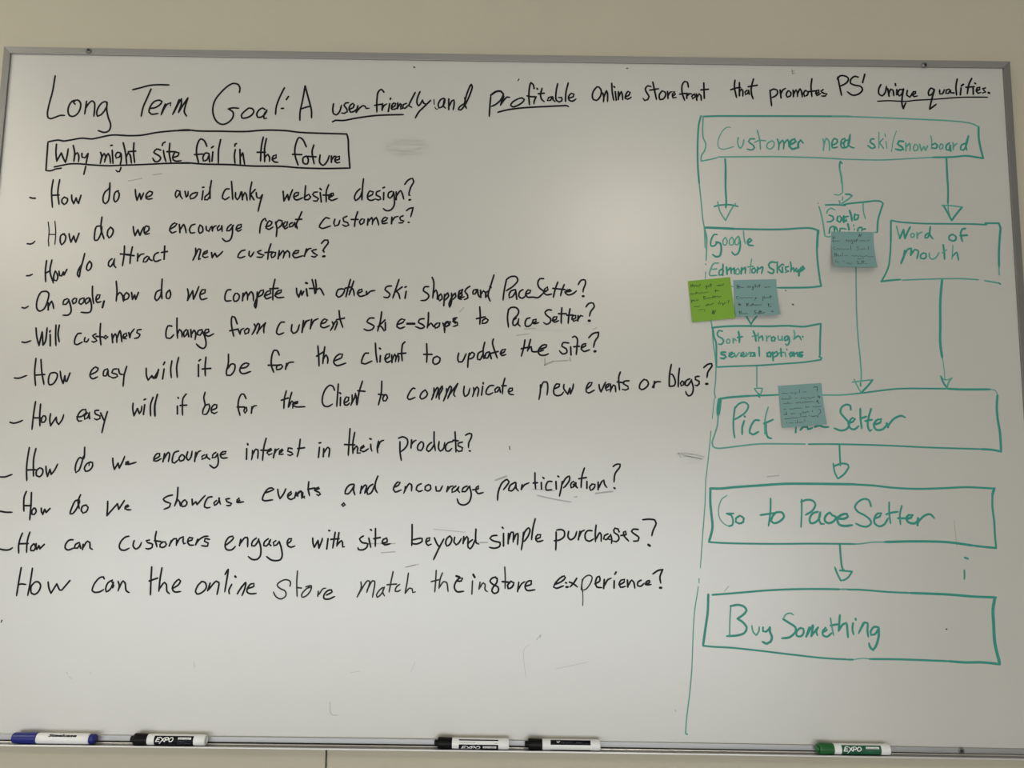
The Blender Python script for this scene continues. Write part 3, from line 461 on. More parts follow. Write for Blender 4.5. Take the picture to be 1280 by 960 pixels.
question_line|33:-8365,6525 -8312,6515 -8210,6549;33:-8142,6776 -8114,6617 -8064,6468;33:-8064,6468 -8028,6707;33:-8028,6707 -7993,6476;33:-7993,6476 -7961,6531 -7947,6785;33:-7885,6665 -7868,6466;33:-7897,6709 -7890,6731;33:-7798,6832 -7787,6622 -7768,6468;33:-7739,6833 -7748,6667 -7715,6535;33:-7347,6695 -7401,6689 -7448,6594 -7445,6506 -7407,6491 -7313,6541;33:-7275,6618 -7281,6552 -7237,6542 -7208,6597;33:-7089,6687 -7143,6653 -7089,6599 -7065,6566 -7117,6539 -7151,6554;33:-7022,6872 -7018,6677 -6987,6490;33:-7081,6643 -6961,6634;33:-6919,6661 -6945,6623 -6915,6602 -6880,6635 -6919,6661;33:-6812,6691 -6786,6537;33:-6795,6603 -6754,6692 -6730,6660 -6714,6538;33:-6715,6616 -6675,6749 -6653,6683 -6628,6551;33:-6601,6628 -6549,6662 -6563,6706 -6605,6684 -6604,6617 -6551,6607;33:-6520,6718 -6492,6630;33:-6492,6630 -6486,6696 -6427,6786;33:-6306,6776 -6371,6764 -6379,6720 -6322,6688 -6351,6632 -6415,6616;33:-5774,6842 -5840,6848 -5872,6736 -5852,6633 -5793,6627 -5732,6694;33:-5696,6989 -5684,6794 -5662,6629;33:-5667,6706 -5639,6784 -5597,6740 -5587,6652;33:-5519,6786 -5560,6741 -5549,6659 -5504,6709 -5491,6780;33:-5496,6764 -5468,6661;33:-5443,6787 -5424,6655;33:-5427,6699 -5382,6777 -5352,6722 -5356,6611;33:-5247,6790 -5311,6767 -5318,6700 -5274,6690 -5235,6768;33:-5246,6779 -5184,6647 -5161,6515 -5195,6459 -5261,6474 -5330,6535;33:-5189,6724 -5125,6754 -5134,6798 -5182,6791 -5194,6713 -5131,6674 -5036,6720;33:-4638,6899 -4693,7020 -4733,7030 -4742,6919 -4711,6765 -4685,6677;33:-4762,6775 -4616,6810;33:-4615,6799 -4578,6722;33:-4579,6733 -4561,6800 -4518,6823;33:-4453,6824 -4505,6779 -4491,6724 -4438,6746 -4430,6813 -4464,6824;33:-4341,6903 -4312,6837 -4371,6714;33:-4341,6770 -4272,6915 -4249,6893 -4265,6782 -4288,6727;33:-4285,6749 -4224,6838 -4146,6928;33:-4146,6928 -4170,6839 -4165,6746;33:-3815,6944 -3869,6943 -3930,6843 -3940,6743 -3902,6721 -3817,6756;33:-3682,6902 -3687,6791 -3653,6747 -3589,6781 -3551,6904;33:-3476,6938 -3501,6778;33:-3493,6827 -3433,6961 -3376,6988;33:-3484,6976 -3501,6765;33:-3496,6842 -3440,6965 -3386,6988;33:-3343,7000 -3358,6833;33:-3353,6867 -3299,6978 -3228,7013;33:-3176,6925 -3101,6948 -3070,6993 -3114,7010 -3167,6958 -3178,6876 -3119,6854 -3026,6894;33:-2981,6961 -2957,6906 -3007,6805;33:-2977,6861 -2916,6973 -2894,6962 -2932,6817;33:-2869,7163 -2848,7018 -2792,6864;33:-2906,7000 -2770,7031;33:-2252,7038 -2328,7037 -2374,6970 -2314,6937 -2247,6894 -2278,6838 -2353,6815 -2426,6843;33:-2124,7151 -2141,6984 -2185,6806;33:-2181,6884 -2061,7008;33:-2160,6906 -2116,6885 -2069,6812;33:-2053,6963 -2048,6830;33:-1833,6933 -1747,6968 -1716,7017 -1771,7030 -1834,6967 -1847,6889 -1798,6861 -1712,6891;44:-1670,6947 -1543,6949;33:-1377,7040 -1454,7028 -1474,6972 -1407,6940 -1367,6896 -1427,6866 -1526,6900;33:-1304,7152 -1304,6997 -1318,6874;33:-1308,6908 -1255,6964 -1210,6898;33:-1146,6966 -1193,6921 -1176,6877 -1112,6911 -1102,6966 -1146,6966;33:-1048,6967 -1013,6890 -1015,6801;33:-1036,6923 -983,6990 -938,6958 -981,6902;33:-831,7037 -874,7003 -829,6970;33:-989,6990 -1020,6901 -1011,6801;33:-1014,6923 -968,6997 -919,6991 -933,6936 -998,6908;33:-805,7066 -870,7048 -863,7003 -797,6982 -791,6938 -867,6910;33:-409,7266 -397,7099 -403,6955;33:-462,7054 -314,7089;33:-302,7060 -356,7022 -359,6971 -301,6978 -258,7034 -296,7067;33:96,7229 80,7084 100,6911;33:89,7206 132,7258 231,7260 276,7198 255,7131 179,7052;33:233,7075 179,7030 181,6952 213,6941 267,7009 277,7065;33:273,7042 268,6964 305,6932;33:474,7085 419,7067 388,6988 410,6929 476,6945 508,6979;33:519,6997 580,7020 579,7058 529,7046 514,6990 552,6980 628,6999;33:849,7224 790,7232 735,7183 769,7127 835,7073 825,7006 759,6972 711,7004;33:868,7040 933,7063 944,7108 894,7107 868,7040 901,7012 977,7042;33:1030,7272 1021,7120 1021,6991;33:972,7164 1108,7166;33:1173,7256 1152,7122 1142,6993;33:1119,7139 1228,7145;33:1207,7067 1272,7090 1272,7135 1228,7134 1207,7078 1240,7034 1294,7057;33:1316,7135 1310,7040;33:1316,7069 1360,7136 1397,7126;33:1453,7293 1501,7354 1578,7362 1600,7307 1534,7206 1513,7127;48:1502,7047 1520,7047
question_line|32:-8442,5893 -8366,5889 -8230,5939;32:-8097,6239 -8099,6002 -8063,5763;32:-8009,6223 -7975,6004 -7920,5787;32:-8085,5948 -7922,5961;32:-7758,5996 -7822,5985 -7850,5875 -7827,5784 -7763,5800 -7707,5899 -7706,5975 -7765,6003;32:-7658,6020 -7631,5900 -7591,5809;32:-7591,5809 -7570,5945;32:-7570,5945 -7551,5847 -7529,5847;32:-7529,5847 -7487,5994;32:-7121,5973 -7024,6029 -7006,6084 -7051,6105 -7112,6050 -7137,5951 -7090,5897 -7002,5935;32:-6843,6075 -6896,6053 -6903,5954 -6860,5951 -6831,6054;32:-6831,6054 -6817,5956 -6778,5934;32:-6681,6078 -6745,6066 -6762,6011 -6673,5980 -6660,5947 -6734,5918 -6772,5934;32:-6652,6078 -6620,5991 -6559,5981;32:-6511,6124 -6544,5981 -6550,5774;32:-6172,6096 -6159,5965 -6126,5889;32:-6126,5889 -6066,5967;32:-6066,5967 -6026,5924;32:-6026,5924 -5954,6067;32:-6062,5943 -6028,5921 -5986,5933;32:-5986,5933 -5969,5999 -5959,6086;32:-5862,6088 -5876,5913;33:-5878,6164 -5859,6208;32:-5735,6232 -5747,6089 -5726,5937;33:-5623,6293 -5646,6135 -5623,5943;32:-5271,6173 -5258,5965;33:-5268,6239 -5241,6261;33:-5148,6306 -5154,6142 -5140,5978;33:-5201,6097 -5054,6110;32:-4761,6362 -4755,6191 -4780,6060 -4766,5994 -4711,5991 -4641,6084 -4642,6182 -4701,6192 -4761,6104;33:-4545,6118 -4438,6141 -4397,6197 -4442,6214 -4516,6173 -4549,6074 -4497,6025 -4358,6066;33:-3878,6362 -3921,6441 -3969,6445 -4004,6356 -4006,6180 -3956,6054;33:-4060,6180 -3865,6183;33:-3844,6194 -3908,6171 -3909,6105 -3851,6113 -3810,6161 -3833,6194;33:-3741,6217 -3758,6114;33:-3754,6140 -3704,6229 -3618,6241;33:-3214,6530 -3191,6350 -3177,6175;33:-3228,6350 -3111,6429;33:-3093,6517 -3108,6352 -3114,6220;33:-3116,6286 -3066,6374 -3030,6309 -3033,6225;33:-2905,6278 -2792,6334 -2779,6389 -2827,6395 -2901,6333 -2926,6245 -2874,6191 -2713,6237;33:-2328,6418 -2382,6417 -2433,6318 -2441,6241 -2386,6226 -2262,6281;33:-2215,6596 -2197,6409 -2170,6256;33:-2120,6377 -2123,6267;33:-2140,6509 -2122,6494;33:-2031,6313 -1967,6357 -1963,6412 -2012,6401 -2038,6312 -1997,6258 -1933,6292;33:-1925,6391 -1914,6259;33:-1911,6303 -1871,6403 -1848,6370 -1856,6271;33:-1847,6326 -1816,6393 -1800,6371 -1802,6272;33:-1699,6626 -1735,6592 -1752,6438 -1737,6288;33:-1817,6415 -1680,6428;33:-1322,6598 -1310,6422 -1313,6268;33:-1367,6410 -1223,6412;33:-1131,6381 -1195,6347 -1204,6270 -1171,6237 -1096,6271 -1082,6348 -1131,6381;33:-758,6441 -774,6353 -755,6287 -701,6288 -628,6432;33:-574,6444 -593,6323 -597,6191;33:-588,6389 -524,6460 -486,6434 -507,6368 -587,6334;33:-357,6480 -415,6446 -426,6336 -387,6330 -334,6436;33:-310,6639 -335,6502 -322,6349;33:-226,6471 -284,6448 -296,6360 -257,6361 -215,6460;33:-215,6449 -191,6351;33:-158,6699 -175,6637 -140,6505 -87,6363;33:-225,6438 -74,6480;33:-30,6441 35,6475 50,6519 2,6512 -36,6441 -7,6408 64,6431;33:391,6690 371,6557 330,6402;33:328,6534 480,6569;33:489,6702 458,6580 437,6492;33:437,6514 502,6570 514,6493 633,6490 720,6518;33:644,6528 763,6574 767,6607 697,6601 622,6494 656,6429 743,6426 803,6453;33:1155,6646 1057,6651 1035,6589 1112,6546 1123,6480 1047,6452 992,6511;33:1188,6580 1195,6437;33:1219,6750 1259,6769 1302,6725 1297,6570 1286,6443;33:1242,6581 1340,6593;33:1373,6561 1449,6606 1449,6639 1390,6616 1373,6539 1417,6502 1521,6534;33:1503,6746 1579,6822 1673,6846;33:1673,6846 1667,6775 1612,6685 1586,6579;48:1604,6505 1619,6509
question_line|32:-8450,5125 -8395,5109 -8321,5123 -8234,5161;32:-8040,5488 -8055,5282 -8061,5006;32:-7950,5446 -7948,5240 -7929,5068;32:-8044,5207 -7930,5208;32:-7890,5241 -7914,5198 -7902,5133 -7866,5134 -7836,5188 -7857,5242 -7890,5246;32:-7764,5282 -7770,5178 -7747,5075;32:-7747,5075 -7662,5223;32:-7662,5223 -7644,5137 -7609,5099;32:-7609,5099 -7552,5192 -7537,5272;32:-7308,5239 -7233,5240 -7153,5317 -7167,5364 -7221,5359 -7289,5272 -7299,5196 -7270,5160 -7217,5169;32:-7131,5306 -7180,5252 -7170,5198 -7124,5220 -7093,5318;32:-7104,5296 -7084,5206;32:-6940,5352 -7004,5345 -6989,5287 -6911,5256 -6908,5212 -6960,5190 -7005,5207;32:-6905,5310 -6854,5213 -6829,5166;32:-6788,5333 -6821,5192 -6857,4966;32:-6357,5484 -6357,5393 -6327,5268;32:-6327,5268 -6275,5394;32:-6275,5394 -6237,5308;32:-6237,5308 -6208,5352 -6203,5439;32:-6155,5461 -6165,5292;32:-6172,5547 -6146,5559;32:-6019,5593 -6054,5462 -6040,5268;32:-5951,5642 -5977,5442 -5961,5265;32:-5945,5646 -5982,5451 -5969,5267;32:-5591,5445 -5582,5309;32:-5590,5595 -5580,5582;32:-5449,5658 -5499,5588 -5504,5436 -5491,5289;32:-5544,5457 -5430,5465;32:-5127,5691 -5143,5593 -5113,5463 -5142,5398 -5148,5316;32:-5113,5463 -5050,5486 -5032,5443 -5083,5312 -5132,5307;32:-4994,5383 -4911,5427 -4913,5477 -4953,5483 -5002,5411 -4992,5346 -4943,5325 -4898,5354;32:-4415,5593 -4456,5668 -4493,5672 -4537,5580 -4540,5428 -4500,5299;32:-4558,5445 -4433,5447;32:-4422,5434 -4440,5376 -4417,5344 -4387,5387 -4400,5441 -4432,5434;32:-4304,5453 -4309,5341;32:-4308,5399 -4272,5465 -4223,5476;32:-3724,5737 -3751,5613 -3753,5429;32:-3803,5573 -3686,5614;32:-3630,5713 -3662,5571 -3678,5452;32:-3668,5463 -3619,5561 -3596,5539 -3602,5438;32:-3606,5507 -3520,5530 -3521,5556 -3575,5540 -3594,5485 -3550,5464 -3388,5467;32:-2891,5760 -2926,5832 -2970,5848 -3043,5786 -3092,5655 -3091,5536 -3052,5482 -2987,5477 -2918,5521;32:-2830,5870 -2837,5670 -2843,5479;32:-2784,5638 -2783,5497;32:-2803,5718 -2783,5703;32:-2709,5542 -2646,5586 -2642,5640 -2681,5646 -2717,5574 -2708,5509 -2665,5503 -2623,5543;32:-2585,5684 -2581,5565 -2600,5500;32:-2590,5532 -2534,5653 -2528,5707 -2508,5631 -2503,5512;32:-2415,5926 -2468,5719 -2492,5512;32:-2491,5757 -2365,5748;32:-2081,5931 -2083,5724 -2125,5513;32:-2132,5702 -2045,5692;32:-2013,5699 -2050,5649 -2042,5590 -1999,5591 -1972,5639 -1995,5693 -2024,5699;32:-1502,5809 -1530,5819 -1587,5753 -1627,5644 -1600,5618 -1493,5657;32:-1324,5790 -1387,5734 -1411,5658 -1384,5630 -1310,5666 -1283,5725 -1324,5790;32:-1173,5825 -1175,5716 -1211,5618;32:-1191,5694 -1113,5836 -1097,5815 -1136,5651;32:-1122,5695 -1033,5859 -1026,5816 -1083,5695 -1077,5630;32:-957,5817 -955,5730 -1005,5599;32:-985,5653 -893,5861 -871,5840 -931,5643;32:-921,5687 -764,5907;32:-764,5907 -815,5786 -829,5710 -802,5682;32:-650,5861 -659,5762 -636,5687 -582,5720 -552,5829;32:-488,5841 -480,5765 -506,5682;32:-486,5754 -429,5853 -401,5821 -420,5690;32:-330,5865 -349,5713;32:-323,5931 -322,5909;32:-142,5883 -207,5878 -264,5801 -269,5736 -226,5721 -151,5759;32:-66,5858 -119,5814 -112,5766 -75,5775 -33,5848;32:-44,5848 -21,5767;32:51,6013 20,5881 12,5740;32:-1,5881 75,5882;32:119,5774 184,5801 183,5840 140,5839 113,5785 131,5741 207,5727;32:670,5908 667,5782 646,5651;32:666,5825 723,5957 778,5958 796,5871 784,5729;32:908,5840 995,5885 999,5922 951,5928 904,5851 905,5753 953,5721 1039,5744 1071,5788;32:1077,5918 1071,5853 1143,5750;32:1143,5750 1179,5855;32:1179,5855 1190,5757;32:1190,5757 1229,5855 1239,5932;32:1469,5848 1545,5914 1562,5958 1518,5958 1469,5881 1463,5798 1502,5777 1605,5828;32:1685,5927 1692,5862 1718,5797;32:1718,5797 1757,5885 1800,5973;32:1800,5864 1852,5908 1852,5941 1815,5925 1794,5864 1815,5825 1859,5843;32:1880,5941 1887,5865 1880,5800;32:1891,5843 1934,5920 1960,5910 1973,5801;33:2054,6151 2026,6063 2038,5835;33:1999,5976 2108,5966;32:2205,6000 2119,5988 2108,5944 2183,5902 2190,5859 2140,5836 2086,5850;32:2466,6030 2400,5960 2385,5872 2421,5847 2497,5885 2541,5951 2509,6016 2455,6026;32:2645,5996 2632,5887;33:2610,5891 2671,5985 2754,5991;33:2939,6296 2907,6120 2898,5912;33:2905,5913 2985,5925 3007,5990 2954,6121 2911,6131;33:3081,6232 3062,6078 3056,5904;33:3127,6010 3094,5970 3109,5926 3148,5944 3153,5997 3122,6009;33:3257,6049 3192,6015 3180,5938 3212,5928 3274,6005 3290,6038;32:3283,6027 3316,5886 3286,5777 3232,5750 3194,5786 3185,5830;33:3421,6095 3355,6083 3355,6039 3419,6007 3419,5964 3382,5930 3347,5941;33:3503,6249 3575,6309 3641,6317 3647,6284 3574,6173 3557,6075;43:3538,5965 3564,5966
question_line|32:-8668,4217 -8538,4191 -8453,4192 -8333,4236;32:-8080,4698 -8095,4505 -8096,4335 -8074,4134;32:-7965,4682 -7989,4507 -7968,4210;32:-8096,4314 -7941,4321;32:-7879,4349 -7919,4317 -7917,4221 -7867,4201 -7818,4254 -7820,4329 -7873,4355;32:-7769,4382 -7757,4298 -7729,4209;32:-7729,4209 -7696,4330;32:-7696,4330 -7668,4246;32:-7668,4246 -7620,4310 -7571,4424;32:-7132,4716 -7138,4519 -7200,4540 -7253,4454 -7264,4326 -7248,4284 -7204,4316 -7161,4455 -7142,4562;32:-7006,4468 -7074,4435 -7110,4349 -7086,4307 -7013,4330 -6971,4405 -6980,4458 -7033,4457 -7035,4404;32:-6639,4537 -6626,4441 -6597,4346;32:-6597,4346 -6541,4453;32:-6541,4453 -6514,4369;32:-6514,4369 -6459,4497 -6436,4572;32:-6401,4445 -6360,4467 -6372,4483 -6408,4470 -6411,4434 -6358,4435 -6232,4473;32:-5922,4528 -5840,4583 -5843,4625 -5885,4625 -5934,4549 -5935,4503 -5888,4497 -5809,4541;32:-5757,4627 -5776,4488;32:-5766,4531 -5694,4649 -5672,4628 -5684,4489;32:-5518,4673 -5587,4650 -5617,4554 -5613,4480 -5576,4469 -5521,4523;32:-5467,4609 -5506,4556 -5482,4503 -5429,4518 -5411,4578 -5457,4616;32:-5363,4664 -5379,4568 -5344,4520 -5304,4569 -5289,4676;32:-5224,4656 -5235,4500;32:-5228,4560 -5181,4667 -5140,4685;32:-5071,4615 -5113,4593 -5109,4540 -5057,4562 -5029,4626;32:-5039,4616 -5026,4573 -4981,4542;32:-4881,4661 -4932,4617 -4934,4568 -4887,4575 -4848,4640;32:-4852,4640 -4829,4501 -4846,4427 -4898,4394 -4976,4446;32:-4799,4619 -4719,4642 -4711,4678 -4764,4673 -4804,4619 -4769,4566 -4677,4572;32:-4356,4732 -4350,4551;32:-4348,4818 -4338,4797;32:-4256,4702 -4252,4627 -4264,4542;32:-4252,4627 -4199,4724 -4166,4714 -4159,4564;32:-4031,4915 -4062,4769 -4076,4534;32:-4112,4708 -3952,4706;32:-3989,4684 -3931,4717 -3942,4738 -3984,4716 -4003,4663 -3969,4631 -3917,4653;32:-3867,4729 -3892,4583;32:-3880,4643 -3845,4718 -3803,4740;32:-3789,4666 -3737,4709 -3749,4730 -3790,4698 -3794,4644 -3724,4650;32:-3578,4743 -3643,4753 -3651,4700 -3586,4679 -3563,4648 -3605,4626 -3648,4636;32:-3446,4906 -3460,4735 -3486,4606;32:-3482,4745 -3365,4762;32:-3110,4772 -3120,4601;32:-3120,4846 -3092,4851;32:-3036,4751 -3039,4613;32:-3033,4677 -2967,4774 -2938,4753 -2945,4610;32:-2599,5101 -2606,4875 -2612,4640;32:-2683,4827 -2507,4823;32:-2515,5037 -2541,4855 -2534,4673;32:-2529,4727 -2474,4802 -2452,4770 -2459,4685 -2406,4686;32:-2398,4761 -2345,4793 -2357,4815 -2399,4782 -2407,4728 -2353,4708 -2269,4762;32:-2233,4838 -2226,4763 -2208,4721;32:-2254,4934 -2228,4924;32:-2102,4893 -2120,4775 -2106,4690;32:-2109,4775 -2070,4883 -2013,4910;32:-1733,4888 -1727,4717 -1701,4568;32:-1760,4947 -1686,4974 -1610,4933 -1603,4847 -1658,4761 -1715,4717;32:-1534,4923 -1541,4784;32:-1532,4848 -1491,4902 -1455,4918;32:-1372,4893 -1424,4828 -1422,4753 -1368,4743 -1327,4819 -1340,4883 -1377,4897;32:-1190,4885 -1242,4841 -1272,4755 -1239,4728 -1176,4789 -1146,4854;32:-1151,5068 -1147,4896 -1122,4743;32:-1061,4898 -1069,4790 -1036,4738 -983,4781 -964,4888;32:-827,4905 -906,4883 -948,4818 -935,4743 -892,4737 -840,4787;32:-792,5073 -777,4885 -767,4724;32:-821,4927 -735,4917;32:-660,4897 -734,4874 -733,4832 -658,4801 -667,4747 -720,4736 -760,4767;32:-609,5016 -545,5049 -508,5039 -511,4974 -552,4888 -555,4802;32:-539,4749 -523,4747;17:148,4838 154,4780
question_line|32:-8613,3615 -8486,3612 -8378,3597 -8276,3599;32:-8065,3951 -8094,3870 -8091,3712 -8079,3618;32:-7978,3935 -7969,3725 -7969,3473;32:-8087,3712 -7964,3714;32:-7918,3673 -7946,3630 -7934,3568 -7898,3568 -7871,3621 -7897,3673 -7921,3667;32:-7790,3675 -7781,3612 -7756,3570;32:-7756,3570 -7729,3655;32:-7729,3655 -7700,3603;32:-7700,3603 -7641,3671;32:-7140,3909 -7174,3799 -7143,3673;32:-7154,3820 -7217,3809 -7263,3714 -7291,3587 -7253,3588 -7195,3662 -7142,3800;32:-7031,3738 -7093,3716 -7108,3642 -7073,3601 -7022,3623 -6996,3697 -7031,3738;32:-6671,3806 -6665,3680 -6667,3565;32:-6667,3565 -6502,3767;32:-6502,3767 -6474,3673;32:-6474,3673 -6389,3821;32:-6370,3706 -6308,3727 -6326,3748 -6361,3727 -6368,3685 -6325,3668 -6265,3669;32:-5577,3925 -5657,3907 -5728,3853 -5682,3812 -5602,3782 -5613,3729 -5706,3686;32:-5492,4057 -5495,3878 -5529,3741;32:-5520,3772 -5478,3847 -5449,3815 -5433,3742;32:-5366,3848 -5415,3795 -5401,3736 -5348,3743 -5320,3807 -5355,3848;32:-5239,3860 -5227,3766;32:-5227,3766 -5172,3819;32:-5172,3819 -5148,3773;32:-5148,3773 -5059,3884 -5019,3927;32:-4901,3907 -4964,3896 -5016,3801 -5018,3733 -4975,3717 -4923,3728;32:-4823,3845 -4863,3803 -4850,3765 -4799,3804 -4772,3888;32:-4783,3888 -4769,3825 -4751,3783;32:-4602,3880 -4665,3869 -4641,3827 -4565,3797 -4585,3765 -4648,3764;32:-4478,3829 -4430,3851 -4443,3889 -4473,3861 -4471,3819 -4359,3831;32:-4011,3983 -3917,4016 -3859,4049 -3888,4070 -3951,4058 -4021,3962 -4041,3867 -4005,3853 -3867,3870;32:-3791,4050 -3776,3966 -3745,3892;32:-3745,3892 -3691,3967 -3653,4062;32:-3604,3937 -3553,3979 -3565,4011 -3606,3979 -3614,3915 -3559,3880 -3507,3906;32:-3479,3991 -3497,3907;32:-3487,3938 -3406,4024 -3379,3993 -3375,3908 -3328,3941;32:-3478,4002 -3443,3939;32:-3464,3949 -3393,4024 -3360,3993 -3363,3930 -3324,3909;32:-3268,4184 -3271,4057 -3245,3948;32:-3278,4057 -3161,4080;32:-3164,4048 -3086,4071 -3098,4092 -3150,4059 -3160,4038 -3084,4007 -3061,3976 -3092,3954 -3125,3971;32:-2499,4153 -2567,4142 -2628,4067 -2640,3993 -2593,3987 -2522,4068 -2486,4143;32:-2492,4132 -2499,4047 -2471,3974;32:-2364,4123 -2381,4003;32:-2376,4049 -2301,4145 -2278,4125 -2306,4008 -2286,4029;32:-2173,4158 -2225,4125 -2269,4040 -2259,3988 -2200,4009 -2150,4116 -2137,4158;32:-2092,4297 -2131,4180 -2127,4074 -2093,4015;32:-1811,4112 -1737,4145 -1711,4194 -1746,4202 -1791,4155 -1820,4070 -1787,4032 -1686,4068;32:-1620,4126 -1622,4062 -1642,4013;32:-1628,4062 -1547,4179 -1514,4159 -1511,4053;32:-1348,4178 -1407,4150 -1431,4075 -1383,4044 -1324,4066;32:-1220,4167 -1279,4130 -1281,4078 -1234,4057 -1182,4096 -1190,4153 -1233,4167;32:-1097,4133 -1085,4059 -1032,4060 -985,4149;32:-891,4136 -910,4051;32:-898,4072 -852,4137 -805,4148;32:-756,4148 -819,4095 -818,4042 -765,4060 -703,4139;32:-707,4132 -723,4075 -690,4040;32:-565,4151 -628,4119 -648,4055 -594,4056 -532,4141 -515,4152;32:-522,4141 -491,4004 -527,3878 -611,3830 -697,3854 -730,3934;32:-467,4089 -372,4108 -373,4154 -404,4132 -414,4069 -381,4027 -285,4045;32:-10,4138 -36,4032 -42,3916;32:-36,4053 32,4213 116,4271 149,4236 97,4150 55,4097;32:256,4227 171,4172 147,4087 194,4078 253,4142 273,4216;32:267,4206 274,4121 311,4079;32:374,4186 360,4105;32:364,4118 416,4186 491,4219;32:591,4393 592,4265 605,4117;32:561,4218 636,4224;32:700,4229 705,4119;32:727,4314 746,4299;32:881,4248 817,4247 775,4151 786,4103 882,4111;32:951,4249 957,4122;32:981,4341 998,4330;32:1058,4251 1042,4145 1011,4001;32:1052,4198 1126,4315 1179,4342 1180,4274 1106,4167 1080,4145;32:1244,4201 1287,4233 1244,4253 1201,4200 1212,4147 1266,4180 1297,4233;32:1287,4222 1293,4169 1315,4149;32:1435,4485 1393,4340 1379,4150;32:1340,4301 1468,4324;32:1479,4257 1479,4140;32:1575,4216 1522,4162 1543,4110 1596,4142 1618,4206 1564,4220;32:1671,4249 1671,4122;32:1682,4154 1735,4261 1767,4282 1778,4219 1820,4160;32:1927,4518 1970,4551 2045,4558 2045,4520 1959,4391 1942,4253;32:1942,4158 1959,4145
bullet_dot|32:-2657,3836 -2688,3804 -2666,3780 -2635,3805 -2657,3836
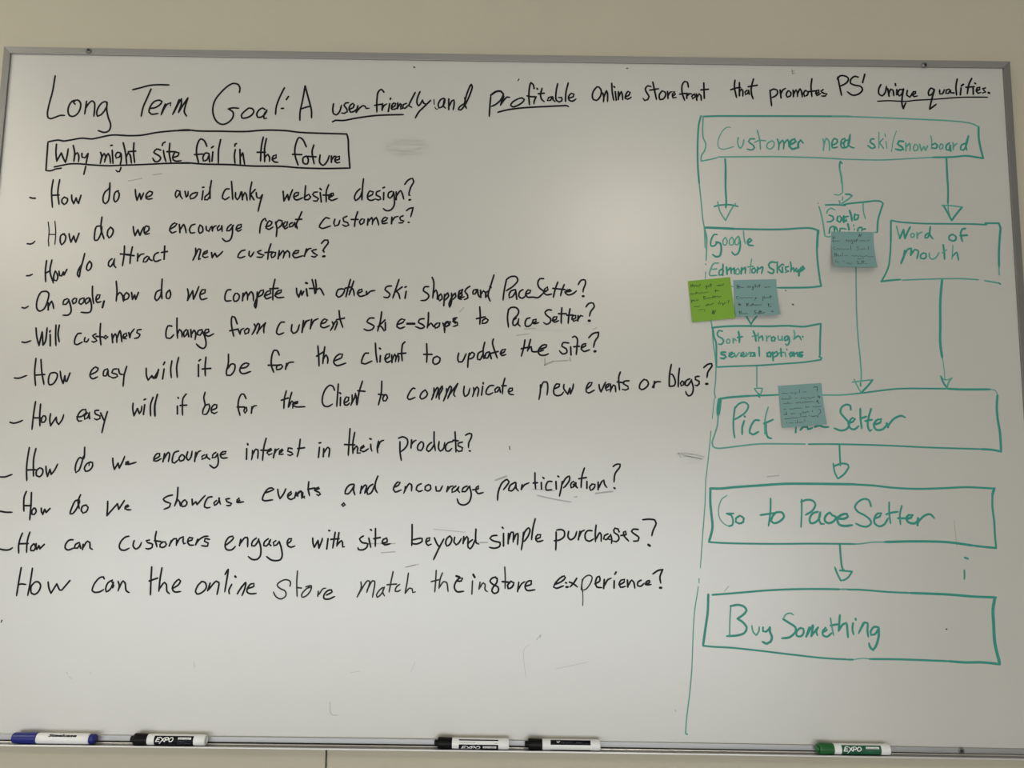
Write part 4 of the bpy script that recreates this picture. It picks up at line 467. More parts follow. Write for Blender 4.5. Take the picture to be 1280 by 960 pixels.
question_line|32:-8560,3027 -8429,2983 -8343,2968 -8270,2973 -8220,3007;32:-8072,3252 -8098,3179 -8119,3054 -8107,2919;32:-7947,3271 -7971,3181 -7981,3056 -7975,2932;32:-8103,3075 -7962,3081;32:-7867,3078 -7909,3026 -7904,2964 -7857,2964 -7831,3027 -7863,3083;32:-7825,3079 -7825,3027 -7807,2986;32:-7807,2986 -7776,3049;32:-7776,3049 -7755,2997;32:-7755,2997 -7687,3071;32:-7208,3154 -7271,3149 -7328,3076 -7330,3013 -7279,2983 -7176,3022;32:-7099,3110 -7159,3078 -7169,3016 -7123,3016 -7086,3090;32:-7090,3079 -7070,3017;32:-7033,3080 -7037,2997;32:-7034,3018 -6963,3133 -6923,3113 -6908,3019 -6868,2999;32:-6270,3226 -6322,3215 -6401,3131 -6420,3047 -6380,2996 -6327,2990 -6250,3029;32:-6174,3155 -6189,3071 -6139,3016 -6078,3052 -6051,3125;32:-5917,3169 -5969,3157 -5946,3127 -5859,3097 -5866,3045 -5928,3019 -5971,3027;32:-5810,3312 -5823,3191 -5783,3056;32:-5832,3159 -5725,3146;32:-5683,3141 -5733,3098 -5730,3057 -5666,3052 -5627,3100 -5651,3141 -5704,3140;32:-5547,3163 -5577,3074;32:-5570,3101 -5506,3195 -5464,3196 -5457,3082;32:-5453,3113 -5402,3207 -5350,3229 -5350,3156 -5332,3115 -5301,3125;32:-5271,3157 -5199,3179 -5190,3210 -5244,3220 -5271,3157 -5236,3095 -5162,3096;32:-5104,3191 -5131,3101;32:-5127,3117 -5073,3191 -4991,3240 -4928,3245;32:-4904,3193 -4978,3203 -4986,3161 -4921,3131 -4929,3083 -5035,3088;32:-4634,3093 -4553,3157 -4499,3220 -4516,3251 -4568,3240 -4627,3156 -4632,3073 -4598,3025 -4514,3027 -4458,3085;32:-4375,3201 -4391,3097;32:-4382,3128 -4303,3233 -4267,3234 -4252,3078;32:-4112,3226 -4173,3173 -4184,3100 -4137,3094 -4078,3184 -4069,3216;32:-4075,3205 -4030,3071 -4033,2926 -4083,2873 -4168,2872 -4233,2919;32:-3911,3218 -3972,3165 -3979,3103 -3936,3097 -3883,3166 -3868,3208;32:-3886,3187 -3894,3135 -3861,3104;32:-3780,3189 -3821,3157 -3808,3105 -3766,3116 -3723,3179;32:-3723,3175 -3679,3055 -3662,2931 -3691,2872 -3828,2862 -3926,2923;32:-3588,3139 -3526,3182 -3518,3224 -3560,3223 -3589,3160 -3565,3098 -3522,3082 -3453,3104;32:-3159,3239 -3151,3156 -3127,3088;32:-3127,3088 -3068,3199;32:-3068,3199 -3046,3074;32:-3046,3074 -2999,3210 -2994,3241;32:-2900,3232 -2914,3062;32:-2893,3370 -2876,3366;32:-2782,3342 -2798,3213 -2814,3078;32:-2851,3223 -2714,3235;32:-2718,3339 -2734,3214 -2747,3110;32:-2742,3131 -2671,3204 -2652,3173 -2645,3101 -2614,3101;32:-2303,3287 -2365,3240 -2321,3178 -2225,3159 -2233,3107 -2295,3058 -2380,3063 -2387,3094;32:-2211,3253 -2187,3159 -2170,3097;32:-2187,3397 -2169,3385;32:-2103,3415 -2097,3244 -2096,3115;32:-2126,3243 -2017,3266;32:-1982,3173 -1898,3195 -1911,3257 -1963,3235 -1982,3173 -1939,3146 -1844,3164;32:-1484,3492 -1479,3315 -1480,3138;32:-1475,3174 -1400,3166 -1306,3213 -1308,3259 -1403,3250 -1470,3232;32:-1247,3208 -1184,3230 -1179,3271 -1227,3260 -1240,3198 -1203,3146 -1151,3168;32:-1101,3273 -1045,3159 -1002,3118;32:-941,3254 -1022,3097 -1106,2909;32:-837,3308 -889,3265 -908,3182 -886,3140 -834,3172 -804,3256 -837,3308;32:-756,3288 -767,3204 -728,3163 -676,3206 -645,3269;32:-604,3300 -612,3186;32:-606,3217 -551,3301 -529,3270 -538,3187;32:-455,3251 -527,3187 -526,3125 -494,3100 -452,3147 -412,3251;32:-399,3429 -403,3293 -390,3199 -347,3179;32:-43,3329 -128,3318 -159,3276 -95,3235 12,3205 2,3143 -92,3114 -167,3130;32:69,3362 72,3154;32:46,3466 61,3450;32:153,3363 149,3193;32:159,3259 200,3385 231,3385 234,3219;32:244,3260 285,3355 310,3366 308,3178;32:407,3388 396,3242 373,3092;32:392,3263 432,3399 495,3462 517,3431 486,3326 418,3232;32:604,3616 569,3474 544,3265;32:625,3276 692,3309 698,3350 645,3350 614,3287 646,3235 741,3257;32:960,3400 961,3254 956,3098;32:930,3254 1014,3265 1098,3329 1098,3412 1045,3443 966,3431;32:1172,3413 1162,3319 1205,3274 1278,3321 1310,3415;32:1363,3416 1336,3276;32:1348,3322 1395,3417 1441,3438;32:1568,3429 1490,3428 1448,3355 1469,3272 1522,3252 1596,3294;32:1638,3525 1624,3389 1628,3247;32:1639,3295 1702,3400 1723,3369 1723,3254;32:1840,3381 1780,3349 1766,3297 1808,3283 1871,3350;32:1861,3340 1840,3298 1871,3288;32:1882,3371 1903,3299 1899,3222;32:2030,3415 2009,3467 1956,3477 1935,3445 1946,3404 2009,3363 2026,3300 1977,3252 1924,3264;32:2056,3357 2147,3375 2136,3427 2105,3416 2111,3354 2189,3267;32:2353,3462 2264,3464 2238,3429 2285,3387 2365,3326 2348,3274 2267,3268;32:2430,3626 2541,3636 2636,3622 2657,3570 2603,3444 2581,3360;42:2521,3210 2548,3193
question_line|31:-8044,2681 -8060,2505 -8083,2218;31:-7854,2673 -7868,2467 -7895,2225;31:-8072,2398 -8016,2413 -7940,2404;31:-7792,2447 -7849,2375 -7835,2262 -7786,2242 -7717,2295 -7694,2397 -7740,2452 -7803,2443;31:-7572,2451 -7549,2348 -7509,2267;31:-7509,2267 -7423,2422;31:-7423,2422 -7362,2320 -7331,2321;31:-7331,2321 -7207,2480;31:-6632,2515 -6649,2546 -6707,2535 -6793,2431 -6820,2317 -6783,2293 -6689,2303 -6629,2341;31:-6494,2497 -6564,2454 -6598,2351 -6584,2304 -6524,2342 -6470,2466;31:-6503,2476 -6466,2405 -6480,2367;31:-6398,2477 -6371,2406 -6386,2320;31:-6378,2354 -6314,2485 -6281,2458 -6250,2326 -6196,2296;32:-5849,2724 -5847,2508 -5839,2262;32:-5877,2491 -5738,2540;32:-5675,2712 -5695,2530 -5702,2325;31:-5695,2366 -5617,2470 -5584,2440 -5566,2327 -5521,2287;31:-5464,2380 -5384,2432 -5350,2498 -5379,2525 -5439,2472 -5481,2379 -5440,2319 -5335,2326;31:-4988,2495 -5048,2437 -5087,2323 -5060,2289 -4978,2315 -4909,2398 -4935,2480 -4999,2499;31:-4850,2470 -4885,2347;32:-4875,2357 -4747,2503 -4704,2483 -4709,2380 -4724,2284;32:-4607,2618 -4559,2701 -4560,2650 -4597,2330;31:-4486,2455 -4529,2352 -4515,2297;38:-4437,2589 -4425,2577;31:-4312,2427 -4383,2303;31:-4370,2334 -4252,2489 -4264,2386 -4304,2273;31:-4226,2387 -4113,2430 -4115,2475 -4167,2466 -4216,2397 -4223,2336 -4169,2306 -4065,2313;g27:-3506,2438 -3501,2510 -3559,2544 -3643,2529 -3723,2456 -3679,2405 -3582,2355 -3568,2283 -3649,2227 -3735,2267 -3781,2342;g27:-3392,2691 -3395,2501 -3379,2272;g27:-3392,2419 -3311,2410;g27:-3239,2432 -3149,2453 -3153,2382 -3222,2288 -3294,2261 -3306,2297 -3227,2401 -3149,2433;g27:-3026,2363 -3033,2281;g27:-3013,2312 -2944,2409 -2902,2416;31:-2887,2303 -2795,2356 -2806,2386 -2869,2375 -2929,2303 -2926,2245 -2842,2238 -2749,2281;g27:-2318,2527 -2308,2435 -2372,2274;g27:-2362,2300 -2203,2549 -2171,2539 -2213,2354;g27:-2208,2395 -2119,2550 -2087,2540 -2114,2277;g27:-1947,2440 -1998,2398 -2048,2315 -2036,2278 -1964,2337 -1916,2450;g27:-1926,2440 -1944,2358 -1911,2301;g27:-1781,2705 -1813,2524 -1839,2363;g27:-1875,2486 -1718,2500;g27:-1665,2495 -1716,2453 -1735,2381 -1693,2378 -1647,2403;g27:-1523,2682 -1540,2528 -1570,2346;g27:-1566,2353 -1495,2436 -1453,2426 -1440,2365 -1395,2376;g27:-1055,2734 -1061,2559 -1071,2378;g27:-1134,2548 -1009,2580;g27:-949,2694 -988,2581 -1001,2437;g27:-995,2457 -924,2551 -878,2541 -847,2387;32:-704,2564 -630,2565 -610,2607 -652,2616 -724,2543 -743,2450 -700,2389 -584,2397;38:-716,2646 -663,2630;38:-432,2675 -404,2630;g27:-441,2568 -447,2352;g27:-314,2549 -329,2436;g27:-317,2456 -261,2539 -229,2519 -228,2427 -185,2397;32:-42,2615 -53,2639 -105,2624 -146,2572 -103,2521 -8,2471 -7,2399 -69,2368 -112,2408 -92,2470 -30,2553 -25,2625;g27:98,2806 110,2617 108,2452;34:60,2565 170,2556;34:201,2567 149,2504 161,2453 223,2474 254,2547 201,2577;29:338,2558 319,2404;29:329,2435 391,2538 443,2570;32:465,2498 548,2530 548,2586 485,2571 444,2488 476,2427 613,2439;32:946,2530 1061,2583 1120,2645 1103,2672 1029,2634 946,2540 925,2488 968,2468 1093,2511;32:1125,2563 1141,2557;38:1136,2491 1163,2492;32:1188,2574 1261,2544 1325,2494;32:1314,2638 1251,2544 1199,2492;17:1411,2413 1420,2311 1416,2188;g25:1408,2619 1388,2454;g25:1415,2413 1398,2516 1429,2639 1524,2692 1570,2662 1545,2559 1462,2455 1420,2444;32:1619,2550 1703,2602 1692,2674 1661,2663 1629,2581 1651,2499 1735,2490;32:1777,2624 1766,2476;32:1777,2521 1840,2625 1893,2646;32:1945,2606 1941,2486;32:1977,2750 1956,2713;32:2040,2545 2113,2587 2114,2629 2061,2618 2025,2545 2050,2500 2134,2516;32:2166,2619 2172,2506;32:2176,2527 2240,2620 2271,2590 2292,2487;32:2398,2622 2345,2591 2340,2529 2387,2519 2450,2572;32:2471,2551 2545,2593 2535,2618 2482,2593 2471,2551 2566,2553;32:2598,2728 2683,2785 2763,2803;32:2763,2803 2714,2678 2728,2576;42:2713,2501 2736,2502
tiny_mark|21:-8291,1817 -8300,1783
divider_line|34:3517,10835 3477,10681 3452,10351 3448,9883 3469,9559;24:3469,9554 3496,9254 3526,8887 3547,8750 3557,8385;22:3562,8727 3593,8568 3581,8386;25:3564,8695 3586,8504 3571,8154;19:3560,8101 3561,8084;18:3558,7954 3552,7827;16:3639,7077 3656,6953;24:3643,7068 3660,6965 3672,6717 3708,6409 3716,6266 3702,6000 3684,5797 3702,5726;18:3683,5726 3665,5594 3637,5361;19:3612,5150 3575,4806 3510,4311;19:3511,4341 3492,3918 3449,3435 3398,2836;17:3373,2661 3374,2593;19:3361,2527 3297,2157 3266,1811 3246,1406 3232,1141;21:3240,1237 3197,820 3139,406 3120,200;27:3120,200 3120,159 3147,150
drawn_box|36:3553,10824 3806,10835 4258,10842 4935,10852 5612,10860 6245,10865;27:3557,10815 3543,10588 3552,10423 3595,10306 3576,10189 3514,10083 3506,9985;27:3506,9985 3636,10010 3800,10052;27:3812,10066 4243,10077 4916,10088 5476,10082 5925,10068 6037,10063;27:5883,10862 6335,10860 6786,10850 7462,10830 7913,10815 8250,10790 8407,10761 8521,10706;40:8521,10706 8515,10476 8539,10288 8574,10113;36:8574,10113 8441,10134 8285,10155 8014,10130 7654,10118;25:7654,10118 7204,10085 6754,10055 6305,10055 5857,10065
box_text|20:4044,10624 3994,10630 3903,10558 3821,10380 3824,10251 3886,10212 3999,10231 4100,10267;27:4182,10437 4169,10339 4212,10234 4258,10293 4283,10399;31:4474,10414 4395,10412 4365,10365 4449,10296 4471,10249 4414,10206 4335,10224;27:4527,10579 4564,10415 4578,10216;27:4473,10348 4552,10387 4680,10382;27:4788,10383 4708,10335 4695,10253 4751,10226 4820,10290 4821,10360 4788,10388;31:4884,10420 4911,10326 4901,10214;31:4910,10315 4980,10398 5000,10328 4991,10229;31:5000,10328 5070,10411 5090,10329 5089,10271;41:5113,10318 5215,10378 5194,10425 5137,10400 5101,10306 5144,10236 5269,10273;41:5257,10261 5260,10355 5306,10403 5345,10352;29:5707,10433 5720,10339 5705,10210;29:5719,10315 5768,10445 5812,10387 5817,10211;32:5866,10318 5957,10366 5959,10425 5915,10447 5867,10365 5875,10271 5966,10284;32:6024,10343 6104,10392 6095,10450 6049,10426 6023,10320 6055,10269 6123,10286;31:6157,10416 6105,10415 6079,10321 6111,10274 6170,10346 6199,10522;31:6199,10522 6158,10322 6202,10288 6264,10272;34:6624,10447 6579,10446 6554,10387 6619,10341 6640,10294 6583,10270 6506,10323;20:6719,10577 6707,10272;27:6718,10378 6788,10454;27:6722,10378 6790,10273;20:6840,10403 6848,10274;20:6823,10544 6835,10492;18:7035,10606 6972,10428 6928,10205;40:7151,10408 7072,10411 7047,10359 7124,10302 7144,10262 7087,10243 7005,10265;29:7194,10380 7192,10232;29:7202,10303 7262,10374 7270,10304 7260,10233;29:7362,10359 7330,10305 7341,10235 7391,10247 7411,10306 7384,10353;29:7441,10360 7469,10237;29:7469,10237 7518,10319;29:7518,10319 7543,10245;29:7543,10245 7586,10332;23:7651,10521 7662,10415 7650,10270;34:7656,10298 7730,10287 7760,10347 7723,10381 7665,10345;29:7824,10371 7794,10312 7808,10272 7854,10301 7857,10360 7824,10376;34:7982,10392 7924,10349 7920,10267 7964,10256 7991,10350;34:7991,10350 7997,10238;29:8045,10398 8043,10262;29:8045,10304 8082,10363 8121,10387;34:8263,10389 8194,10353 8178,10271 8223,10260 8271,10331 8331,10531;34:8331,10531 8273,10354 8286,10261
drawn_arrow|36:3939,10031 3946,9798 3938,9566;36:3943,9863 3937,9515 3945,9238 3935,9122;31:3730,9147 3824,9171 4002,9183 4158,9153;27:3792,9235 3833,9052 3926,8893;27:3926,8893 4034,9101 4114,9213
drawn_arrow|34:6034,9981 6008,10016 5987,9922 6008,9760 6021,9597;27:5989,9894 6020,9699 6026,9440;23:5878,9399 5951,9391 6025,9436;35:6077,9408 6139,9409 6196,9382;29:6196,9382 6115,9312 5998,9235;27:5958,9288 5977,9224;23:6023,9354 6017,9300
drawn_arrow|38:7912,10119 7911,9951 7910,9626;35:7911,9774 7912,9515 7895,9256;27:7786,9228 7956,9225 8146,9202;37:8146,9202 8031,9065 7947,8952;35:7947,8952 7887,9084 7815,9229;23:7900,9256 7899,9127 7922,9042
drawn_box|44:3569,8757 3773,8753 4106,8742;36:4106,8742 4660,8739 4993,8749 5215,8768 5438,8774 5574,8735;38:5574,8735 5554,8597 5544,8415;35:5560,8725 5536,8427 5542,8152 5570,7857;35:5566,7857 5591,7728;35:5591,7728 5401,7702 4816,7685;18:4010,7698 4042,7694
box_text|31:3770,8634 3722,8634 3658,8505 3667,8420 3719,8425 3782,8496;37:3751,8496 3823,8476 3842,8359 3809,8242 3737,8231 3686,8268;25:3918,8583 3876,8530 3885,8445 3926,8445 3948,8520 3918,8590;25:4032,8591 3989,8531 3998,8446 4040,8447 4066,8522 4038,8592;27:4146,8608 4093,8543 4091,8458 4133,8453 4165,8534 4156,8608;33:4162,8587 4180,8449 4140,8300 4078,8267 4027,8320;25:4241,8705 4249,8578 4267,8476;35:4309,8483 4382,8537 4352,8569 4309,8515 4329,8451 4411,8442;27:3790,8115 3704,8103 3640,7976 3629,7892 3762,7894;27:3671,8002 3754,8009;31:3868,8095 3863,8021 3805,7978 3799,7898 3845,7905 3877,7979;31:3868,8095 3861,7895;35:3929,8043 3937,7917;35:3949,7981 4001,8034 4010,7929;35:4015,7992 4063,8029 4067,7923;27:4135,8025 4097,7993 4096,7920 4143,7920 4155,7994 4131,8025;33:4197,8037 4184,7925;33:4206,7995 4259,8044 4256,7933;21:4375,8198 4351,8050 4339,7934;27:4300,8053 4403,8067;31:4423,8040 4377,8008 4376,7955 4411,7945 4443,7998 4423,8034;31:4481,8052 4467,7950;31:4484,8010 4568,8057 4544,7937;35:4796,8141 4724,8150 4672,8097 4691,8044 4762,8003 4740,7940 4658,7970;31:4827,8152 4823,7956;31:4835,8036 4909,8111;31:4845,8036 4895,7963;31:4914,8058 4919,7963;31:4929,8111 4935,8096;35:5021,8070 4969,8059 4974,8006 5019,7986 4967,7964;31:5060,8155 5072,8061 5060,7976;31:5071,8008 5113,8051 5121,7973;35:5164,8041 5143,7998 5173,7978 5195,8020;41:5202,7905 5215,7999 5279,8074 5298,8043 5225,7989 5194,7989
drawn_box|19:5582,9239 5584,9226;29:5595,9175 5628,9047 5663,8833 5682,8642;27:5682,8642 5718,8621 5785,8626;31:5712,9205 5862,9211 5986,9207 6069,9199;33:6028,9214 6133,9237 6300,9257 6446,9274 6593,9293 6696,9286 6741,9250;33:6741,9250 6689,9106 6637,8934 6616,8715;23:6616,8715 6570,8715
box_text|27:5728,9053 5755,9113 5808,9146 5879,9115;33:5772,9017 5834,8996 5849,8943 5789,8899 5731,8894;35:5927,8998 5910,8923 5955,8891 5989,8967 5959,9009;35:6032,9010 6008,8935 6027,8892 6081,8947;35:6104,9000 6052,8989 6034,8914 6080,8914;39:6139,9108 6166,9001 6173,8916;35:6230,9045 6216,8938 6268,8949 6292,9025 6230,9034;25:6383,9251 6387,9080 6414,8962;31:5762,8686 5786,8793 5849,8815 5856,8730 5879,8805 5918,8720;31:5949,8720 5961,8774 6023,8775 6064,8765;37:6099,8861 6116,8755;23:6198,8852 6201,8820;23:6210,8778 6211,8756;33:6270,8725 6283,8789 6345,8801 6343,8737;33:6365,8769 6407,8776
box_text|29:6962,8835 6988,8707 7011,8612;35:7011,8612 7084,8772;35:7084,8772 7102,8613;35:7102,8613 7155,8731 7207,8828;29:7237,8711 7204,8678 7213,8636 7254,8636 7271,8690 7237,8711;29:7320,8723 7321,8616;29:7323,8659 7361,8713 7414,8730;33:7516,8715 7463,8672 7461,8629 7502,8630 7536,8694 7563,8833;33:7563,8833 7546,8694 7598,8610;35:7950,8700 7891,8667 7888,8603 7944,8577 8003,8605 8001,8669 7950,8700;37:8184,8810 8131,8799 8097,8724 8108,8617 8120,8571;37:8084,8677 8208,8687;41:7088,8390 7074,8305 7012,8156;33:7063,8283 7151,8422 7204,8434 7188,8306;33:7188,8306 7275,8414 7326,8393 7298,8245;33:7417,8352 7363,8309 7367,8256 7422,8247 7465,8289 7458,8342 7417,8356;27:7520,8354 7526,8269 7576,8238 7651,8292 7696,8367;35:7775,8506 7785,8379 7787,8241;21:7747,8357 7833,8418;21:7946,8498 7934,8381 7917,8243;31:7926,8296 8006,8372 8023,8298 8034,8230
drawn_box|35:6867,8929 6851,8556;31:6851,8556 6826,8301 6787,8089 6719,7941 6653,7828;31:6874,8940 6987,8916 7152,8902 7462,8889 7877,8891 8292,8893 8571,8885;35:8542,8912 8787,8916;41:8786,8909 8807,8841 8787,8670 8758,8415 8741,8118;25:8741,8118 8737,7975;35:6648,7826 6859,7854 6993,7865;27:7024,7855 7415,7877 7827,7894 8136,7895 8371,7881;29:8474,7868 8606,7847 8718,7828;31:8718,7828 8748,7811
drawn_arrow|26:6215,8075 6205,7729 6196,7192 6207,6793 6227,6476 6236,6160 6223,6029;26:6075,6032 6185,6049 6316,6067 6433,6079;23:6108,6085 6168,5949 6224,5851;36:6224,5851 6338,5965 6433,6079;31:6218,6015 6219,5971
drawn_arrow|45:7724,7873 7674,7482 7654,7080 7637,6734 7659,6483;18:7664,6484 7680,6286 7687,6102;21:7609,6167 7671,6102 7749,6103 7808,6136;36:7622,6154 7656,6050 7721,5951;29:7808,6130 7747,6051 7721,5951
drawn_arrow|31:4262,7169 4301,7097 4340,7025;31:4340,7025 4383,7099 4446,7172
drawn_box|35:3656,6955 3850,6978 4136,6993 4666,6996 4973,7009 5278,6999 5422,7028 5562,7055;35:5562,7055 5540,6745 5528,6487;35:5517,6473 5557,6447 5536,6416;30:5536,6416 5260,6371 4853,6334 4447,6301 4041,6281 3726,6262;33:3670,6949 3694,6779 3723,6697 3725,6451 3722,6256
box_text|31:3838,6895 3777,6905 3746,6842 3765,6801 3826,6771 3856,6720 3814,6662 3763,6667;26:3938,6762 3907,6731 3916,6684 3951,6684 3964,6742 3938,6762;29:4019,6764 4024,6692;29:4025,6722 4050,6764 4074,6734;37:4117,6893 4132,6817 4130,6699;33:4101,6790 4183,6803;37:4379,6903 4408,6831 4420,6728;24:4356,6810 4459,6832;26:4459,6873 4466,6729;31:4474,6781 4530,6823 4542,6740;29:4605,6824 4609,6731;29:4610,6772 4642,6818 4678,6825;35:4733,6811 4692,6794 4697,6737 4741,6737 4759,6785 4733,6811;29:4809,6827 4819,6755 4864,6755 4882,6828;29:4876,6818 4888,6752;33:4968,6829 4927,6808 4929,6746 4966,6757 4992,6819 5002,6716 4963,6664 4934,6684;29:5089,6924 5101,6842 5078,6769;33:5089,6779 5161,6832 5191,6812 5210,6761;33:5237,6823 5240,6815;39:3883,6525 3811,6518 3811,6489 3872,6473 3891,6443 3850,6411 3796,6421;33:3943,6464 4014,6506 3995,6526 3954,6505 3947,6454 3993,6438 4044,6466;28:4035,6517 4064,6445;28:4064,6445 4122,6522;30:4146,6467 4207,6499 4198,6529 4157,6508 4156,6457 4206,6454 4248,6489;28:4248,6520 4247,6458;28:4258,6479 4310,6531;33:4370,6522 4330,6521 4318,6463 4369,6464 4391,6522 4400,6461;31:4470,6626 4473,6544 4475,6462;41:4655,6536 4610,6515 4613,6464 4664,6460 4679,6516 4655,6536;35:4706,6537 4713,6393;35:4716,6506 4778,6548 4797,6497 4735,6455;33:4850,6601 4857,6467;28:4813,6524 4909,6540;28:4923,6530 4934,6468;28:4952,6596 4957,6580;37:5031,6542 5000,6510 5015,6466 5050,6487 5041,6536;33:5072,6542 5080,6471;33:5085,6501 5133,6537 5141,6471;41:5225,6545 5173,6534 5173,6503 5223,6493 5212,6468 5151,6472
drawn_arrow|26:4426,6297 4418,5930;24:4373,5894 4438,5905 4515,5900;26:4377,5888 4407,5848 4460,5778;26:4515,5900 4497,5839 4459,5768;32:4446,5808 4459,5747
drawn_box|39:3783,5710 3924,5734 4314,5770;32:4314,5770 4574,5780 4791,5794;28:5559,5801 5851,5805 6134,5829;78:3772,5692 3755,5584 3740,5432;28:3742,5432 3721,5238 3665,5065 3631,4957 3647,4882 3705,4857 3801,4859 4103,4900 4426,4938 4855,4947 5231,4948;30:5285,4947 5629,4954 6102,4954;30:5995,5816 6255,5848 6539,5889 6865,5929 7299,5940 7732,5942;39:7732,5942 7949,5934 8469,5942;20:8491,5940 8555,5919 8583,5850;43:8583,5839 8560,5632 8565,5416 8589,5201 8591,4868;39:8591,4868 8432,4898 8239,4906;30:8239,4906 7681,4915 7252,4924 6823,4939 6394,4950 5964,4954
box_text|32:4033,5566 4003,5350 4000,5177 4019,5038;32:4029,5544 4095,5621 4193,5655 4263,5602 4222,5493 4112,5405 4014,5350;37:4186,5331 4152,5222 4149,5098;37:4194,5413 4203,5404;37:4445,5345 4381,5351 4303,5246 4279,5127 4332,5100 4430,5151;28:4606,5575 4566,5444 4542,5314 4537,5110;37:4524,5292 4606,5326 4689,5364;37:4562,5282 4560,5164 4589,5057 4653,5036;32:5078,5247 5069,5145;39:5152,5190 5208,5248 5272,5243 5282,5206 5358,5229;39:5401,5245 5478,5274 5552,5247 5639,5248;37:6033,5552 6029,5617 5965,5642 5877,5593 5852,5506 5924,5410 5990,5324 5972,5238 5863,5189 5735,5228;37:5977,5314 6064,5347 6098,5391 6056,5412 5999,5335 6006,5239 6081,5212 6159,5273;37:6198,5572 6196,5403 6211,5231;37:6196,5403 6294,5437;37:6386,5574 6337,5427 6316,5275 6349,5190 6382,5212;37:6276,5361 6389,5384;39:6418,5298 6538,5343 6551,5397 6486,5386 6418,5298 6458,5213 6577,5225 6644,5302;47:6645,5323 6664,5263;39:6661,5280 6778,5411 6910,5461 6969,5432
drawn_arrow|32:5816,4950 5817,4796 5821,4587;36:5713,4581 5854,4626 5950,4606 5963,4563;34:5963,4563 5880,4445 5770,4365;30:5700,4624 5720,4475 5770,4365
drawn_box|43:3581,4169 3768,4171 3982,4195 4410,4231 4838,4265 5265,4273 6077,4276;42:3587,4162 3583,3920 3601,3710 3613,3521 3575,3354 3546,3270;32:3546,3270 3753,3258 4177,3252 4812,3257 5236,3267 6040,3272;36:5940,4276 6367,4259 6686,4228 7112,4213 7540,4230 7968,4253 8437,4238;47:8437,4238 8400,4136;36:8400,4136 8388,3925 8405,3673 8404,3464 8412,3239;38:8412,3239 8233,3253 8023,3275;42:8023,3275 7601,3324 7284,3332 6966,3329 6521,3312;23:6521,3312 6308,3305 6096,3275 5905,3270
box_text|19:3869,4054 3776,3986 3720,3816 3739,3670 3812,3576 3890,3540;32:3890,3540 3949,3557 3962,3652 3931,3725 3857,3745;32:3857,3749 3974,3753;36:4080,3716 4015,3674 4010,3611 4067,3586 4137,3613 4147,3676 4084,3717;32:4612,4014 4602,3787 4565,3552;34:4431,3732 4570,3755 4719,3778;38:4709,3788 4643,3725 4613,3630 4661,3599 4758,3632 4834,3717 4794,3785 4708,3784;30:5140,4005 5134,3774 5116,3539;36:5128,3967 5236,4002 5331,3987 5372,3924 5316,3818 5197,3747;38:5411,3803 5325,3776 5269,3692 5278,3612 5352,3619 5429,3694 5453,3799;38:5442,3778 5428,3652 5458,3600 5511,3601;40:5643,3760 5613,3791 5536,3727 5523,3653 5586,3612 5672,3645 5717,3719 5643,3749;43:5737,3698 5843,3689 5919,3732 5899,3774 5803,3752 5737,3688 5765,3594 5860,3570 5988,3587;34:6321,3906 6283,4011 6209,4031 6100,3977 6044,3892 6084,3819 6198,3757 6291,3685 6310,3623 6234,3565 6128,3578 6049,3615;36:6377,3707 6464,3740 6487,3793 6434,3792 6371,3718 6368,3623 6446,3572 6532,3605 6601,3711;30:6629,3980 6625,3795 6639,3623;36:6571,3777 6668,3806 6775,3822;32:6844,3924 6805,3776 6809,3609;38:6771,3713 6898,3715;43:6908,3704 6994,3727 7018,3769 6954,3768 6908,3704 6938,3652 7043,3629 7109,3676;43:7111,3718 7097,3602;38:7108,3655 7219,3761 7327,3788 7388,3722
drawn_arrow|35:5767,3256 5772,3091 5798,2859 5827,2831;32:5748,2830 5861,2822 5959,2815;31:5959,2815 5887,2716 5816,2672 5762,2662;33:5762,2662 5711,2762 5668,2882
drawn_box|42:3525,2402 3512,2119 3471,1854 3425,1566;34:3594,2397 3920,2426 4236,2457 4552,2486 4974,2509 5394,2519 5748,2519;29:5773,2520 5878,2521;31:3425,1566 3592,1552 3904,1540 4425,1493 4944,1440 5464,1393 5838,1378;32:5878,2517 6089,2516 6508,2489 6928,2475;42:6928,2475 7558,2459 7977,2432 8366,2423;54:8344,2412 8302,2228 8299,1983 8302,1679 8366,1337;42:8366,1337 8086,1363 7774,1359 7504,1375;35:7504,1375 7088,1385 6672,1393 6193,1391;17:6193,1391 6089,1401 5932,1379;31:5921,1377 5838,1376
box_text|25:3900,2207 3881,1982 3872,1728;38:3896,2217 4022,2239 4126,2210 4163,2149 4103,2077 4007,2014;38:4007,2014 4100,1955 4161,1864 4118,1782 4013,1744 3824,1727;29:4246,1902 4265,1805 4316,1748;29:4316,1748 4359,1806 4371,1887;36:4433,1878 4432,1817 4484,1808 4548,1880;42:4548,1880 4547,1808 4580,1728 4553,1646 4490,1615 4418,1645;25:4947,2089 4900,2115 4826,2097 4772,2019;38:4772,2019 4875,1955 4977,1886 4975,1814 4868,1722 4743,1706;36:5061,1881 4997,1825 4991,1754 5057,1739 5111,1796 5102,1867 5050,1880;36:5208,1889 5151,1736;36:5162,1756 5271,1924 5235,1747;36:5235,1747 5354,1891;36:5354,1891 5321,1819 5340,1759;36:5425,1811 5499,1852 5479,1887 5436,1841 5430,1770 5496,1741 5581,1803;29:5568,2046 5585,1904 5611,1763;36:5564,1924 5680,1946;38:5727,2094 5712,1967 5697,1835;38:5698,1845 5774,1948 5828,1969 5844,1847 5851,1735;36:5943,1970 5929,1868 5946,1783;36:5987,2042 5991,2022;36:6131,1973 6065,1870 6031,1805;36:6053,1850 6132,1983 6184,1974 6179,1852 6190,1750;38:6369,1905 6296,1914 6230,1832 6239,1781 6302,1792 6369,1895;42:6369,1899 6363,1753 6305,1590 6261,1539 6205,1599 6198,1645
